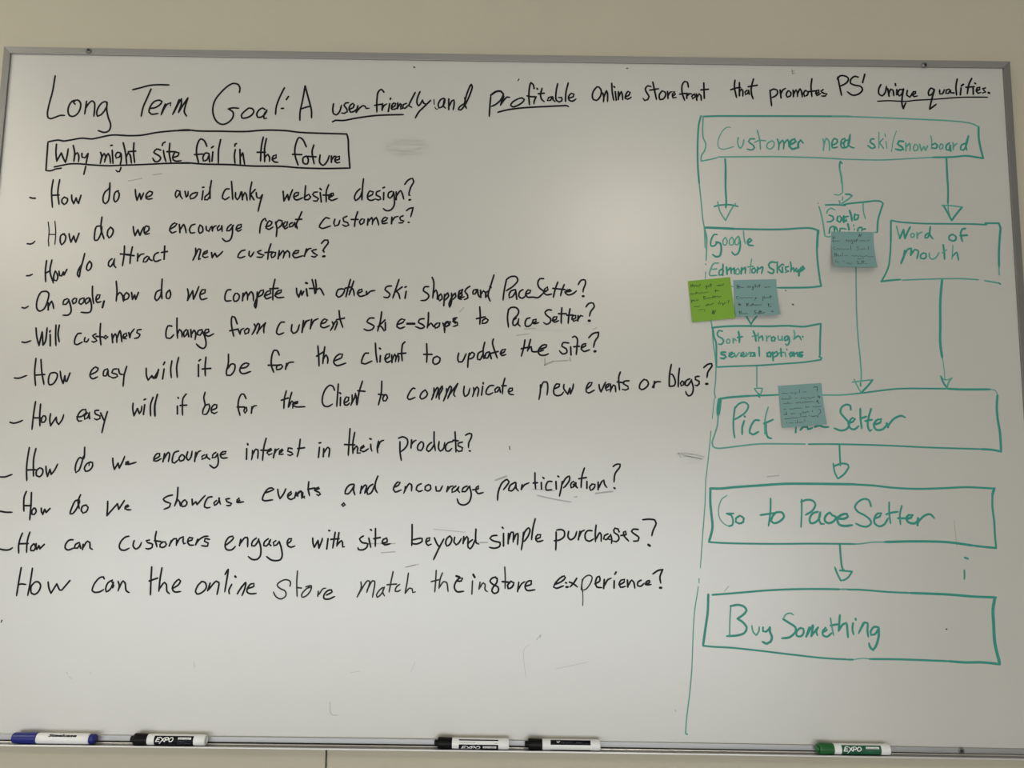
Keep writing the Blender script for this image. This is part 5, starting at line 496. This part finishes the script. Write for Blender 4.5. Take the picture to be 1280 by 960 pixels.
tiny_mark|25:7499,1894 7509,1891;25:5075,7394 5089,7386;16:4952,7639 4973,7633;27:-1693,11684 -1675,11677
teal_mark|38:7874,3072 7922,3056;30:7853,2864 7852,2772 7845,2714
faint_mark|11:7726,3695 7730,3559 7742,3371 7756,3247;26:741,6373 742,6252;30:742,6252 796,6282 883,6320;22:883,6320 1143,6339;28:1176,6390 1187,6331;17:246,6767 464,6801;17:376,6884 572,6898;34:-80,4256 100,4326;23:638,4012 851,3963 1214,3905;30:1629,4058 1916,4094;17:551,4117 936,4090;21:1267,3990 1309,3997;21:-1987,3013 -1760,3032;15:-1579,2778 -1412,2822;17:-2288,3158 -1760,3170;23:-348,3206 -200,3208;19:-31,3219 33,3226;13:-1115,3418 -584,3374;15:-1562,2779 -1353,2833;17:3017,4753 3135,4766 3285,4742;17:3263,4751 3392,4727 3488,4703;19:3134,4710 3284,4700 3466,4668;17:3092,4744 3434,4663;17:3049,4765 3091,4690;18:-6724,9457 -6482,9514;20:-6286,9580 -6131,9605;19:3570,8091 3572,8080;19:4563,4384 4767,4408;15:3795,2451 3870,2544;18:-766,7167 -691,7246;17:1577,6891 1642,6925;23:5182,11743 5192,11664;23:5181,11707 5227,11719;23:5196,11664 5233,11679;20:691,6350 693,6350
smear_mark|34:-2145,10153 -2090,10183 -2001,10202;25:-2002,10249 -1846,10287 -1464,10292;20:-1978,10202 -1798,10199 -1474,10239;29:-1874,10087 -1683,10102 -1516,10145;16:-1883,10040 -1704,10037 -1502,10023
faint_mark|10:-7149,1003 -7126,964;10:-7100,926 -7053,885;10:-6751,1002 -6734,964;10:-5043,1186 -5028,1106;13:-2757,578 -2729,388 -2616,371;7:-1429,1076 -1367,1237;7:-2444,1049 -2279,1077;7:479,1006 440,1456 539,1554;13:638,1620 718,1699 705,1653;7:976,1161 1507,1277;20:2951,530 2958,511
green_note|19:66,91 65,150;19:69,117 101,114;19:105,85 103,148;19:140,108 128,137 145,152 164,120;23:178,112 202,154 225,117 249,159 284,103 298,114;19:422,146 395,173 417,191 441,154 418,235 395,222;19:458,169 488,153 461,190 494,189;19:531,117 523,186;19:505,144 557,140;19:669,161 679,185 717,162;19:715,175 744,168 728,190 762,180 793,163 800,184 833,147;17:61,302 31,319 68,328 99,306 102,332 145,316 165,312 179,270 178,329;17:156,304 204,302;17:211,323 242,306 259,327 300,302 335,325 394,311 451,307;19:627,275 624,330;19:605,297 663,294;19:670,309 696,302;19:38,464 36,533;19:37,473 68,467 46,494;19:81,468 84,494;19:119,472 98,489 125,498;19:158,456 160,496 204,470;19:326,403 336,483;19:325,413 368,407 350,441;19:361,466 406,455 453,455 511,451;19:533,424 538,464;19:573,408 577,458;19:550,441 665,437 681,458 741,435;19:81,636 130,621 156,643 225,621;19:349,623 378,616 356,639 396,628;19:409,589 414,633;19:398,608 453,623 502,609 553,584;19:646,593 661,630 689,558 699,628 740,603 756,634 748,663 797,608 834,612;21:878,561 907,564 889,601 882,613;15:177,715 309,718;15:318,729 318,778;24:475,843 510,757;24:510,757 511,856;24:511,856 570,763
blue_note|21:86,135 85,224;21:82,184 148,182;21:132,148 122,226;21:156,204 194,195 230,207;23:324,210 337,166 361,212 383,167 408,213;23:428,191 446,203 457,181 440,282 419,263;21:508,126 501,216;21:508,183 542,173 549,207;21:598,129 595,215;21:570,169 627,164;19:717,201 743,225 774,199;19:791,215 821,194 828,217 861,206;17:93,436 54,457 51,501 92,503;17:117,488 145,483 181,496 220,479 274,495 331,480 385,500 441,489;17:478,497 497,487 473,553 445,563;17:495,509 525,492;19:666,471 652,584;19:665,483 703,468 689,518 727,508 765,498 792,511;19:835,445 828,524;19:794,488 869,476;21:98,626 97,697;21:77,665 133,661;21:113,682 140,684;21:272,645 267,719;21:266,652 318,647 297,680 279,684 322,715;21:350,709 380,684 364,717;21:410,652 409,712;21:389,680 436,675;21:443,698 469,715 481,684 506,713 545,688 590,706 606,690;21:763,669 765,760;21:756,698 798,686;21:797,761 825,747;21:92,860 95,942;21:67,869 129,850 131,895 94,911;21:142,929 179,920 196,943 234,923 278,943;21:477,846 431,855 428,889 463,913 451,946 406,944;21:479,941 507,927 524,950;21:540,861 536,951;21:568,863 570,946;21:519,898 592,893;21:588,943 660,913;15:803,887 847,912;15:850,878 810,914
upper_note|19:37,135 44,199;19:73,127 75,184;16:36,228 44,285;16:47,249 93,255 211,253;17:355,215 357,272;17:365,236 402,221 404,271;17:437,221 439,270;17:479,213 469,270;17:507,234 493,326 476,319;17:544,205 539,276;17:566,233 562,275;17:611,189 592,275;17:577,232 619,225;16:665,238 706,244 742,230;16:742,237 812,243;16:849,228 895,234;19:663,61 651,125;19:663,61 681,125;19:681,125 722,60;15:81,420 45,442 53,492 100,491;15:113,469 149,461 170,489 230,467 287,494 336,464 381,485 418,463;15:454,377 451,490;15:645,401 591,416 629,458 626,487 584,502;15:663,472 699,464 720,485 758,455 815,468;15:869,390 855,482;20:63,599 62,692;20:67,627 97,612 97,691;16:116,669 142,640 144,690 192,667;16:250,587 225,687 192,674;12:273,679 355,670;14:454,668 495,660;15:505,688 554,658 598,685 658,670 714,697 798,659 854,693 960,677;15:581,757 651,748;15:697,754 711,725;16:54,813 61,877;16:86,848 101,876 125,868;14:220,837 260,843;16:292,878 325,906 362,876 371,911 436,888;16:551,835 586,827;16:568,835 568,906;14:580,898 616,883 638,904;14:670,797 656,896;14:704,810 691,895;14:650,833 732,824;14:720,895 778,893
lower_note|14:68,188 131,186 216,198;14:267,189 317,186 340,201;16:380,178 386,230 362,224;16:414,200 434,195;16:485,127 479,198;14:553,184 589,193 640,184;18:812,98 851,81 894,84;18:897,91 884,195;16:87,299 54,316 83,331 140,322 200,333 289,314;14:247,252 245,291;14:363,319 413,316;16:500,310 509,343 548,326 583,342 622,325 617,370;16:646,333 684,323 716,365;16:732,340 815,320;21:886,299 921,315 892,345;21:927,315 934,361;14:83,434 127,431 189,429 287,436;14:192,403 188,435;18:377,411 379,443 424,427 474,424 482,458;18:509,440 560,431 634,430 709,429 794,436;20:847,414 875,435 842,446;20:873,403 878,455 899,489;15:83,550 86,569 130,566;15:211,560 233,581 284,565 294,592;15:309,567 359,558 494,569;18:592,524 593,563;18:612,558 657,549;15:743,549 778,565 830,543 824,594;15:852,564 940,558;18:60,690 98,680 121,701;18:129,631 128,695;15:224,664 244,698 284,675 331,692;15:417,692 440,707 462,683 449,734;18:509,648 509,700;18:530,675 567,678 593,667 643,665;15:725,645 725,678;16:871,611 909,653 902,705 840,759;15:68,787 147,797 222,786 332,789 419,783;15:436,746 449,785;18:483,762 518,778 569,763 565,795;18:632,755 636,768;18:679,772 714,787 764,779 825,783;18:821,816 832,778;13:101,873 104,900;13:160,898 257,906;15:296,889 317,917;15:350,842 341,919;15:369,895 404,911 430,894 471,910;18:509,849 526,863 512,881"""
QL = ['black handwritten line asking about avoiding clunky website design',
 'black handwritten line asking about encouraging repeat customers',
 'black handwritten line asking about attracting new customers',
 'black handwritten line asking about competing with other ski shoppes',
 'black handwritten line asking if customers will change from current ski e-shops',
 'black handwritten line asking how easily the client can update the site',
 'black handwritten line asking how easily the client can communicate events or blogs',
 'black handwritten line asking about encouraging interest in their products',
 'black handwritten line asking about showcasing events and participation',
 'black handwritten line asking about customers engaging beyond simple purchases',
 'large greyish handwritten line asking how the online store can match the instore experience']
BXL = ['black hand-drawn box around the heading', 'teal box around customer need', 'teal box below the left arrow',
 'small crooked teal box behind a blue sticky note', 'teal box around word of mouth', 'teal box around sort through several options',
 'wide teal box crossed by the lowest sticky note', 'wide teal box second from the bottom', 'wide teal box at the bottom']
TXL = ['teal writing: Customer need ski/snowboard', 'teal writing in the upper left box', 'teal writing: Social media', 'teal writing: Word of mouth',
 'teal writing: Sort through several options', 'teal writing starting with Pick', 'teal writing starting with Go to', 'teal writing: Buy Something']
def split_words(st, gap):
    """groups the strokes of a line by the blank gaps between them, row by row"""
    rows = []
    for s in st:
        z = sum(p[1] for p in s[2]) / len(s[2]); x0 = min(p[0] for p in s[2]); x1 = max(p[0] for p in s[2])
        rows.append([x0, x1, z, [s]])
    rows.sort(key=lambda r: r[0])
    out = []
    for r in rows:
        hit = None
        for g in out:
            if r[0] - g[1] < gap and r[0] - g[1] > -3000 and abs(r[2] - g[2]) < 330: hit = g
        if hit: hit[1] = max(hit[1], r[1]); hit[2] = (hit[2] * len(hit[3]) + r[2]) / (len(hit[3]) + 1); hit[3] += r[3]
        else: out.append([r[0], r[1], r[2], list(r[3])])
    return [g[3] for g in out]
cnt = {}
NOTE_INK = {}
prev_line = None
for row in INK.strip().split('\n'):
    name, body = row.split('|')
    i = cnt.get(name, 0); cnt[name] = i + 1
    st = parse_strokes(body)
    if name.endswith('_note'):
        NOTE_INK[name] = st; continue
    black = name in ('goal_line', 'goal_underline', 'boxed_line', 'question_line', 'bullet_dot') or (name == 'drawn_box' and i == 0)
    mats = [M_INK, M_INKG] if black else [M_TEAL, M_TEALG]
    off = -.00018; thin = None if black else 30; par = board; lab = None; nm = name
    if name == 'goal_line': nm = 'handwritten_line'; lab = 'large black handwritten headline beginning Long Term Goal'
    elif name == 'goal_underline': nm = 'underline'; par = prev_line; off = -.00010; lab = 'thin black underline'
    elif name == 'boxed_line': nm = 'handwritten_line'; lab = 'black handwritten heading: Why might site fail in the future'
    elif name == 'question_line': nm = 'handwritten_line'; lab = QL[i]
    elif name == 'bullet_dot': nm = 'ink_dot'; lab = 'small black ink ring under the gap before and'
    elif name == 'drawn_box': off = -.00012; lab = BXL[i]
    elif name == 'drawn_arrow': off = -.00014; lab = 'teal hand-drawn arrow pointing down'
    elif name == 'box_text': nm = 'handwritten_line'; lab = TXL[i]
    elif name == 'divider_line': off = -.00008; lab = 'thin wavering teal line down the board'
    elif name == 'tiny_mark': nm = 'ink_speck'; mats = [M_INKG]
    elif name == 'faint_mark': nm = 'wiped_trace'; mats = [M_GHOST]; off = -.00005; lab = 'faint grey traces of wiped ink'
    if name == 'smear_mark': nm = 'wiped_trace'; mats = [M_SMEAR]; off = -.00005; lab = 'soft grey smear of wiped ink'
    elif name == 'teal_mark': nm = 'ink_speck'; lab = 'small dark teal marks right of the lowest arrow'
    fn = lambda u, v, off=off: (u, off, v)
    if nm == 'handwritten_line':
        o = empty(nm, (0, 0, 0)); o.parent = board
        for word in split_words(st, 95 if name != 'goal_line' else 120):
            strokes_mesh('word', word, 1e-4, fn, mats, o, thin)
    elif name in ('faint_mark', 'tiny_mark', 'teal_mark'):
        for word in split_words(st, 100): 
            o = strokes_mesh(nm, word, 1e-4, fn, mats, par, thin)
            if lab: o['label'] = lab
    else:
        o = strokes_mesh(nm, st, 1e-4, fn, mats, par, thin)
    if lab: o['label'] = lab
    if name == 'goal_line': prev_line = o

# ---------------------------------------------------------------- sticky notes
NOTES = {'green_note': [[0.324, -0.0006, 0.77801], [0.3989, -0.0006, 0.78647], [0.4058, -0.0036, 0.71237], [0.33069, -0.0036, 0.70402]], 'blue_note': [[0.40401, -0.0006, 0.78093], [0.47998, -0.0006, 0.78393], [0.48173, -0.0126, 0.71789], [0.40608, -0.0066, 0.71432]], 'upper_note': [[0.57976, -0.0006, 0.87173], [0.65469, -0.0006, 0.87198], [0.65293, -0.0136, 0.80392], [0.57606, -0.0166, 0.80381]], 'lower_note': [[0.47809, -0.0006, 0.59486], [0.55369, -0.0006, 0.60099], [0.55739, -0.0096, 0.52862], [0.48305, -0.0056, 0.52175]]}
def note(key, mat, ink, label, group):
    c = [Vector((p[0], p[1], p[2] + ZB)) for p in NOTES[key]]       # TL TR BR BL in world space
    org = c[0].copy()
    lift = [abs(c[3].y) - .0006, abs(c[2].y) - .0006]
    root = empty('sticky_note', org, label, 'sticky note', group)
    def surf(u, v, d=0.0):
        p = c[0] * (1 - u) * (1 - v) + c[1] * u * (1 - v) + c[2] * u * v + c[3] * (1 - u) * v
        l = lift[0] * (1 - u) + lift[1] * u
        s = max(0.0, (v - .18) / .82)
        p = Vector((p.x, -.0006 - l * s ** 1.7 - d, p.z))
        return p - org
    N = 14; V = []; F = []
    for side in (0, 1):
        for j in range(N + 1):
            for i in range(N + 1):
                V.append(surf(i / N, j / N, .00012 if side == 0 else -.00012))
    n2 = (N + 1) ** 2
    for j in range(N):
        for i in range(N):
            a = j * (N + 1) + i
            F.append((a, a + N + 1, a + N + 2, a + 1)); F.append((n2 + a, n2 + a + 1, n2 + a + N + 2, n2 + a + N + 1))
    rim = [i for i in range(N + 1)] + [(N + 1) * j + N for j in range(1, N + 1)] + [(N + 1) * N + i for i in range(N - 1, -1, -1)] + [(N + 1) * j for j in range(N - 1, 0, -1)]
    for k in range(len(rim)):
        a, b = rim[k], rim[(k + 1) % len(rim)]; F.append((a, b, n2 + b, n2 + a))
    mesh_obj('paper', V, F, mat, root, smooth=False)
    st = NOTE_INK[key]
    V2 = []; F2 = []
    for w, g, pts in st:
        ribbon([(a / 1000, b / 1000) for a, b in pts], w / 1300, V2, F2, step=.05)
    P = [surf(u, v, .00022) for u, v in V2]
    FF = []
    for f in F2:
        s = sum(V2[f[i]][0] * V2[f[(i + 1) % len(f)]][1] - V2[f[(i + 1) % len(f)]][0] * V2[f[i]][1] for i in range(len(f)))
        FF.append(tuple(reversed(f)) if s > 0 else f)
    mesh_obj('handwriting', P, FF, ink, root)
note('green_note', M_NOTE_G, M_PENG, 'lime green square sticky note with dark handwriting, the only green one', 'sticky notes on the whiteboard')
note('blue_note', M_NOTE_B, M_PEN, 'blue-green sticky note right beside the green one, with a lifted lower edge', 'sticky notes on the whiteboard')
note('upper_note', M_NOTE_B, M_PEN, 'blue-green sticky note hanging below the small crooked teal box, topmost of the notes', 'sticky notes on the whiteboard')
note('lower_note', M_NOTE_B, M_PEN, 'blue-green sticky note covering letters in the wide box, lowest of the notes', 'sticky notes on the whiteboard')

# ---------------------------------------------------------------- markers
def wrap(r):
    # u along the marker, v upward on the side facing the room (v = arc length from the horizontal)
    return lambda u, v: (u, -r * math.cos(v / r), r * math.sin(v / r))

def band(name, x0, x1, r, a0, a1, mat, parent, seg=20):
    """part of a cylinder wall between angles a0..a1 (radians up from the room-facing horizontal)"""
    V = []; F = []
    for k in range(seg + 1):
        a = a0 + (a1 - a0) * k / seg
        for x in (x0, x1): V.append((x, -r * math.cos(a), r * math.sin(a)))
    for k in range(seg): F.append((2 * k, 2 * k + 1, 2 * k + 3, 2 * k + 2))
    return mesh_obj(name, V, F, mat, parent, smooth=True)

def text_wrap(name, s, u0, u1, v0, v1, r, mat, parent, shear=0.0, bold=0.0):
    c = bpy.data.curves.new('txt', 'FONT'); c.body = s; c.shear = shear; c.offset = bold; c.resolution_u = 3
    t = bpy.data.objects.new('txt', c); COL.objects.link(t)
    me = bpy.data.meshes.new_from_object(t.evaluated_get(bpy.context.evaluated_depsgraph_get()))
    bpy.data.objects.remove(t, do_unlink=True)
    bm = bmesh.new(); bm.from_mesh(me)
    bmesh.ops.subdivide_edges(bm, edges=bm.edges[:], cuts=1)
    bm.to_mesh(me); bm.free()
    xs = [v.co.x for v in me.vertices]; ys = [v.co.y for v in me.vertices]
    x0, x1, y0, y1 = min(xs), max(xs), min(ys), max(ys); f = wrap(r)
    for v in me.vertices:
        v.co = f(u0 + (v.co.x - x0) / (x1 - x0) * (u1 - u0), v0 + (v.co.y - y0) / (y1 - y0) * (v1 - v0))
    me.materials.clear(); me.materials.append(mat); me.name = name
    o = bpy.data.objects.new(name, me); COL.objects.link(o); o.parent = parent
    return o

# letters of the big logo as thick slanted strokes, unit box 0..4 wide, 0..1 high
LOGO = [(.17, [(.98, .96), (.36, .90)]), (.17, [(.36, .90), (.04, .06)]), (.17, [(.22, .50), (.78, .52)]), (.17, [(.04, .06), (.80, .08)]),
        (.17, [(1.18, .88), (1.90, .06)]), (.17, [(1.92, .90), (1.42, .35), (.82, -.42)]),
        (.17, [(2.16, .92), (1.98, .06)]), (.17, [(2.16, .92), (2.60, .92), (2.76, .72), (2.60, .48), (2.10, .44)]),
        (.17, [(3.34, .92), (3.02, .72), (2.90, .36), (3.06, .08), (3.36, .10), (3.66, .36), (3.74, .70), (3.60, .90), (3.34, .92)])]
def logo(u0, v0, su, sv, r, mat, parent):
    V = []; F = []
    for w, pts in LOGO:
        ribbon([(p[0], p[1]) for p in pts], w * 1.15, V, F, taper=False, step=.10)
    f = wrap(r)
    P = [f(u0 + a * su, v0 + b * sv) for a, b in V]
    FF = []
    for fc in F:
        s = sum(V[fc[i]][0] * V[fc[(i + 1) % len(fc)]][1] - V[fc[(i + 1) % len(fc)]][0] * V[fc[i]][1] for i in range(len(fc)))
        FF.append(fc if s > 0 else tuple(reversed(fc)))
    return mesh_obj('printed_logo', P, FF, mat, parent)

MR = .0084                      # barrel radius
MY = -.0118                     # axis distance in front of the board plane
MZ = TZ + MR + .00065
def marker(x, L, label, cap_mat, band_mat, look, print_mat):
    """chisel marker lying on the tray, cap to the left, x = tip of the cap"""
    r = empty('dry_erase_marker', (x, MY, ZB + MZ + tdz(x + .06)), label, 'marker', 'capped markers with a printed sleeve')
    nub, cap, w1, lab, end = L          # cumulative positions from the tip
    cp = lathe([(0, 0), (0, .0044), (.0006, .0050), (nub, .0052), (nub, .0078), (nub + .0008, .0090), (nub + .003, .0092), (cap - .001, MR + .0002), (cap, MR - .0002), (cap, 0)])
    bm_obj('cap', cp, cap_mat, r, False)
    bb = lathe([(cap - .001, 0), (cap - .001, MR - .0006), (cap + .0002, MR - .0001), (cap + .001, MR), (lab, MR), (lab + .0002, MR + .0001), (end - .0036, MR + .0002), (end - .0034, MR - .0001), (end - .001, MR - .0001), (end, MR - .0009), (end, .0062), (end - .0012, .0058), (end - .0012, 0)])
    bm_obj('barrel', bb, M_PWHITE, r, False)
    R1 = MR + .00012; R2 = MR + .00024
    if look == 'front':
        band('sleeve_label', w1, lab, R1, -2.6, 1.02, band_mat, r)
        u = w1 + (lab - w1) * .045; wd = (lab - w1)
        logo(u, -.0010, wd * .118, .0072, R2, M_PRINT, r)
        text_wrap('printed_text', 'DRY ERASE MARKER', w1 + wd * .25, w1 + wd * .56, -.0062, -.0050, R2, print_mat, r)
        band('printed_box', w1 + wd * .61, w1 + wd * .945, R2, .35, .72, M_PRINT, r, 6)
        text_wrap('printed_text', 'low odor', w1 + wd * .63, w1 + wd * .92, .0033, .0055, R2 + .0001, band_mat, r, .2)
        strokes = [(.0004, [(w1 + wd * .62, -.0060), (w1 + wd * .62, -.0006), (w1 + wd * .78, -.0006)]), (.0004, [(w1 + wd * .66, -.0045), (w1 + wd * .70, -.0012), (w1 + wd * .74, -.0045), (w1 + wd * .79, -.0045), (w1 + wd * .79, -.0010)])]
        V = []; F = []
        for w, p in strokes: ribbon(p, w, V, F, False)
        f = wrap(R2); mesh_obj('printed_mark', [f(a, b) for a, b in V], F, print_mat, r)
        text_wrap('printed_text', 'chisel', w1 + wd * .80, w1 + wd * .94, -.0042, -.0020, R2, print_mat, r, .2)
    elif look == 'low':          # sleeve turned down: logo near the bottom, white strip with thin print above
        wd = lab - w1
        band('sleeve_label', w1, lab, R1, -2.9, .10, band_mat, r)
        band('printed_bar', w1, lab, R1, .80, 1.05, band_mat, r, 6)
        logo(w1 + wd * .06, -.0078, wd * .127, .0064, R2, M_PRINT, r)
        band('printed_box', w1 + wd * .61, w1 + wd * .95, R2, -.62, -.20, M_PRINT, r, 6)
        text_wrap('printed_text', 'low odor', w1 + wd * .64, w1 + wd * .92, -.0047, -.0024, R2 + .0001, M_PBLACK, r, .2, .01)
        text_wrap('printed_text', 'CAUTION DO NOT SNIFF', w1 + wd * .02, w1 + wd * .42, .0032, .0044, R2, M_PRINTG, r)
        text_wrap('printed_text', 'USA', w1 + wd * .91, w1 + wd * .98, .0026, .0038, R2, M_PRINTG, r)
    else:                        # sleeve turned up: black band above a white strip
        wd = lab - w1
        band('sleeve_label', w1, lab, R1, .25, 1.22, band_mat, r)
        band('printed_bar', w1, lab, R1, -2.6, -.86, band_mat, r, 8)
        V = []; F = []
        ribbon([(w1 + wd * .16, .0074), (w1 + wd * .185, .0058), (w1 + wd * .23, .0082)], .0011, V, F, False)
        f = wrap(R2); o = mesh_obj('printed_mark', [f(a, b) for a, b in V], F, M_PRINT, r)
        text_wrap('printed_text', 'dry erase', w1 + wd * .25, w1 + wd * .56, .0052, .0072, R2, M_PRINTG, r, .2)
        text_wrap('printed_text', 'chisel', w1 + wd * .63, w1 + wd * .78, .0052, .0070, R2, M_PRINTG, r, .2)
    return r

def L5(a, b, c, d, e): return (a, b, c, d, e)
marker(-.5945, L5(.0055, .0285, .0405, .1040, .1225), 'black capped marker between the blue marker and the middle of the tray', M_PBLACK, M_LBLACK, 'front', M_PRINTG)
marker(-.1002, L5(.0055, .0290, .0400, .1040, .1215), 'black capped marker near the middle of the tray, its sleeve lettering low on the side', M_PBLACK, M_LBLACK, 'low', M_PRINTG)
marker(.0470, L5(.0052, .0285, .0415, .1065, .1225), 'black capped marker right of the tray middle, its sleeve showing a blank white strip', M_PBLACK, M_LBLACK, 'up', M_PRINTG)
marker(.5212, L5(.0040, .0280, .0395, .1035, .1195), 'green capped marker with green sleeve on the right part of the tray', M_PGREEN, M_LGREEN, 'front', M_PRINTGN)

# blue marker: long smooth cap, plain white barrel with bold lettering, blue end plug
r = empty('dry_erase_marker', (-.7862, MY, ZB + MZ + tdz(-.72)), 'thick blue capped marker with plain white barrel, leftmost on the tray', 'marker')
cp = lathe([(0, 0), (0, .0066), (.0008, .0077), (.0025, .0082), (.030, .0088), (.0385, .0090), (.0400, .0089), (.0402, .0081), (.038, 0)])
bm_obj('cap', cp, M_PBLUE, r, False)
bb = lathe([(.036, 0), (.036, .0070), (.0395, .0080), (.043, .0083), (.119, .0083), (.1240, .0081), (.1250, .0074), (.1250, 0)])
bm_obj('barrel', bb, M_PWHITE, r, False)
pl = lathe([(.1245, 0), (.1245, .0062), (.1257, .0075), (.1325, .0075), (.1340, .0066), (.1340, 0)])
bm_obj('end_plug', pl, M_PBLUE, r, False)
text_wrap('printed_text', 'Steelcase', .0600, .1060, .0048, .0096, .0085, M_LBLACK, r, .15, .05)

# ---------------------------------------------------------------- cable hanging under the tray
bm = bmesh.new(); segs = 24; rings = []
for k in range(segs + 1):
    t = k / segs; z = ZB - .0100 - t * (ZB - .02)
    x = -.2818 + .0009 * t * 6 + .002 * math.sin(t * 5)
    rings.append([bm.verts.new((x + .00115 * math.cos(a), .0130 + .00115 * math.sin(a), z)) for a in [2 * math.pi * j / 8 for j in range(8)]])
for A, B in zip(rings[:-1], rings[1:]):
    for j in range(8): bm.faces.new((A[j], A[(j + 1) % 8], B[(j + 1) % 8], B[j]))
bm.faces.new(rings[0]); bm.faces.new(rings[-1])
c = bm_obj('cable', bm, M_CABLE, None, True)
c['label'] = 'thin black cable running down the wall from behind the marker tray'; c['category'] = 'cable'
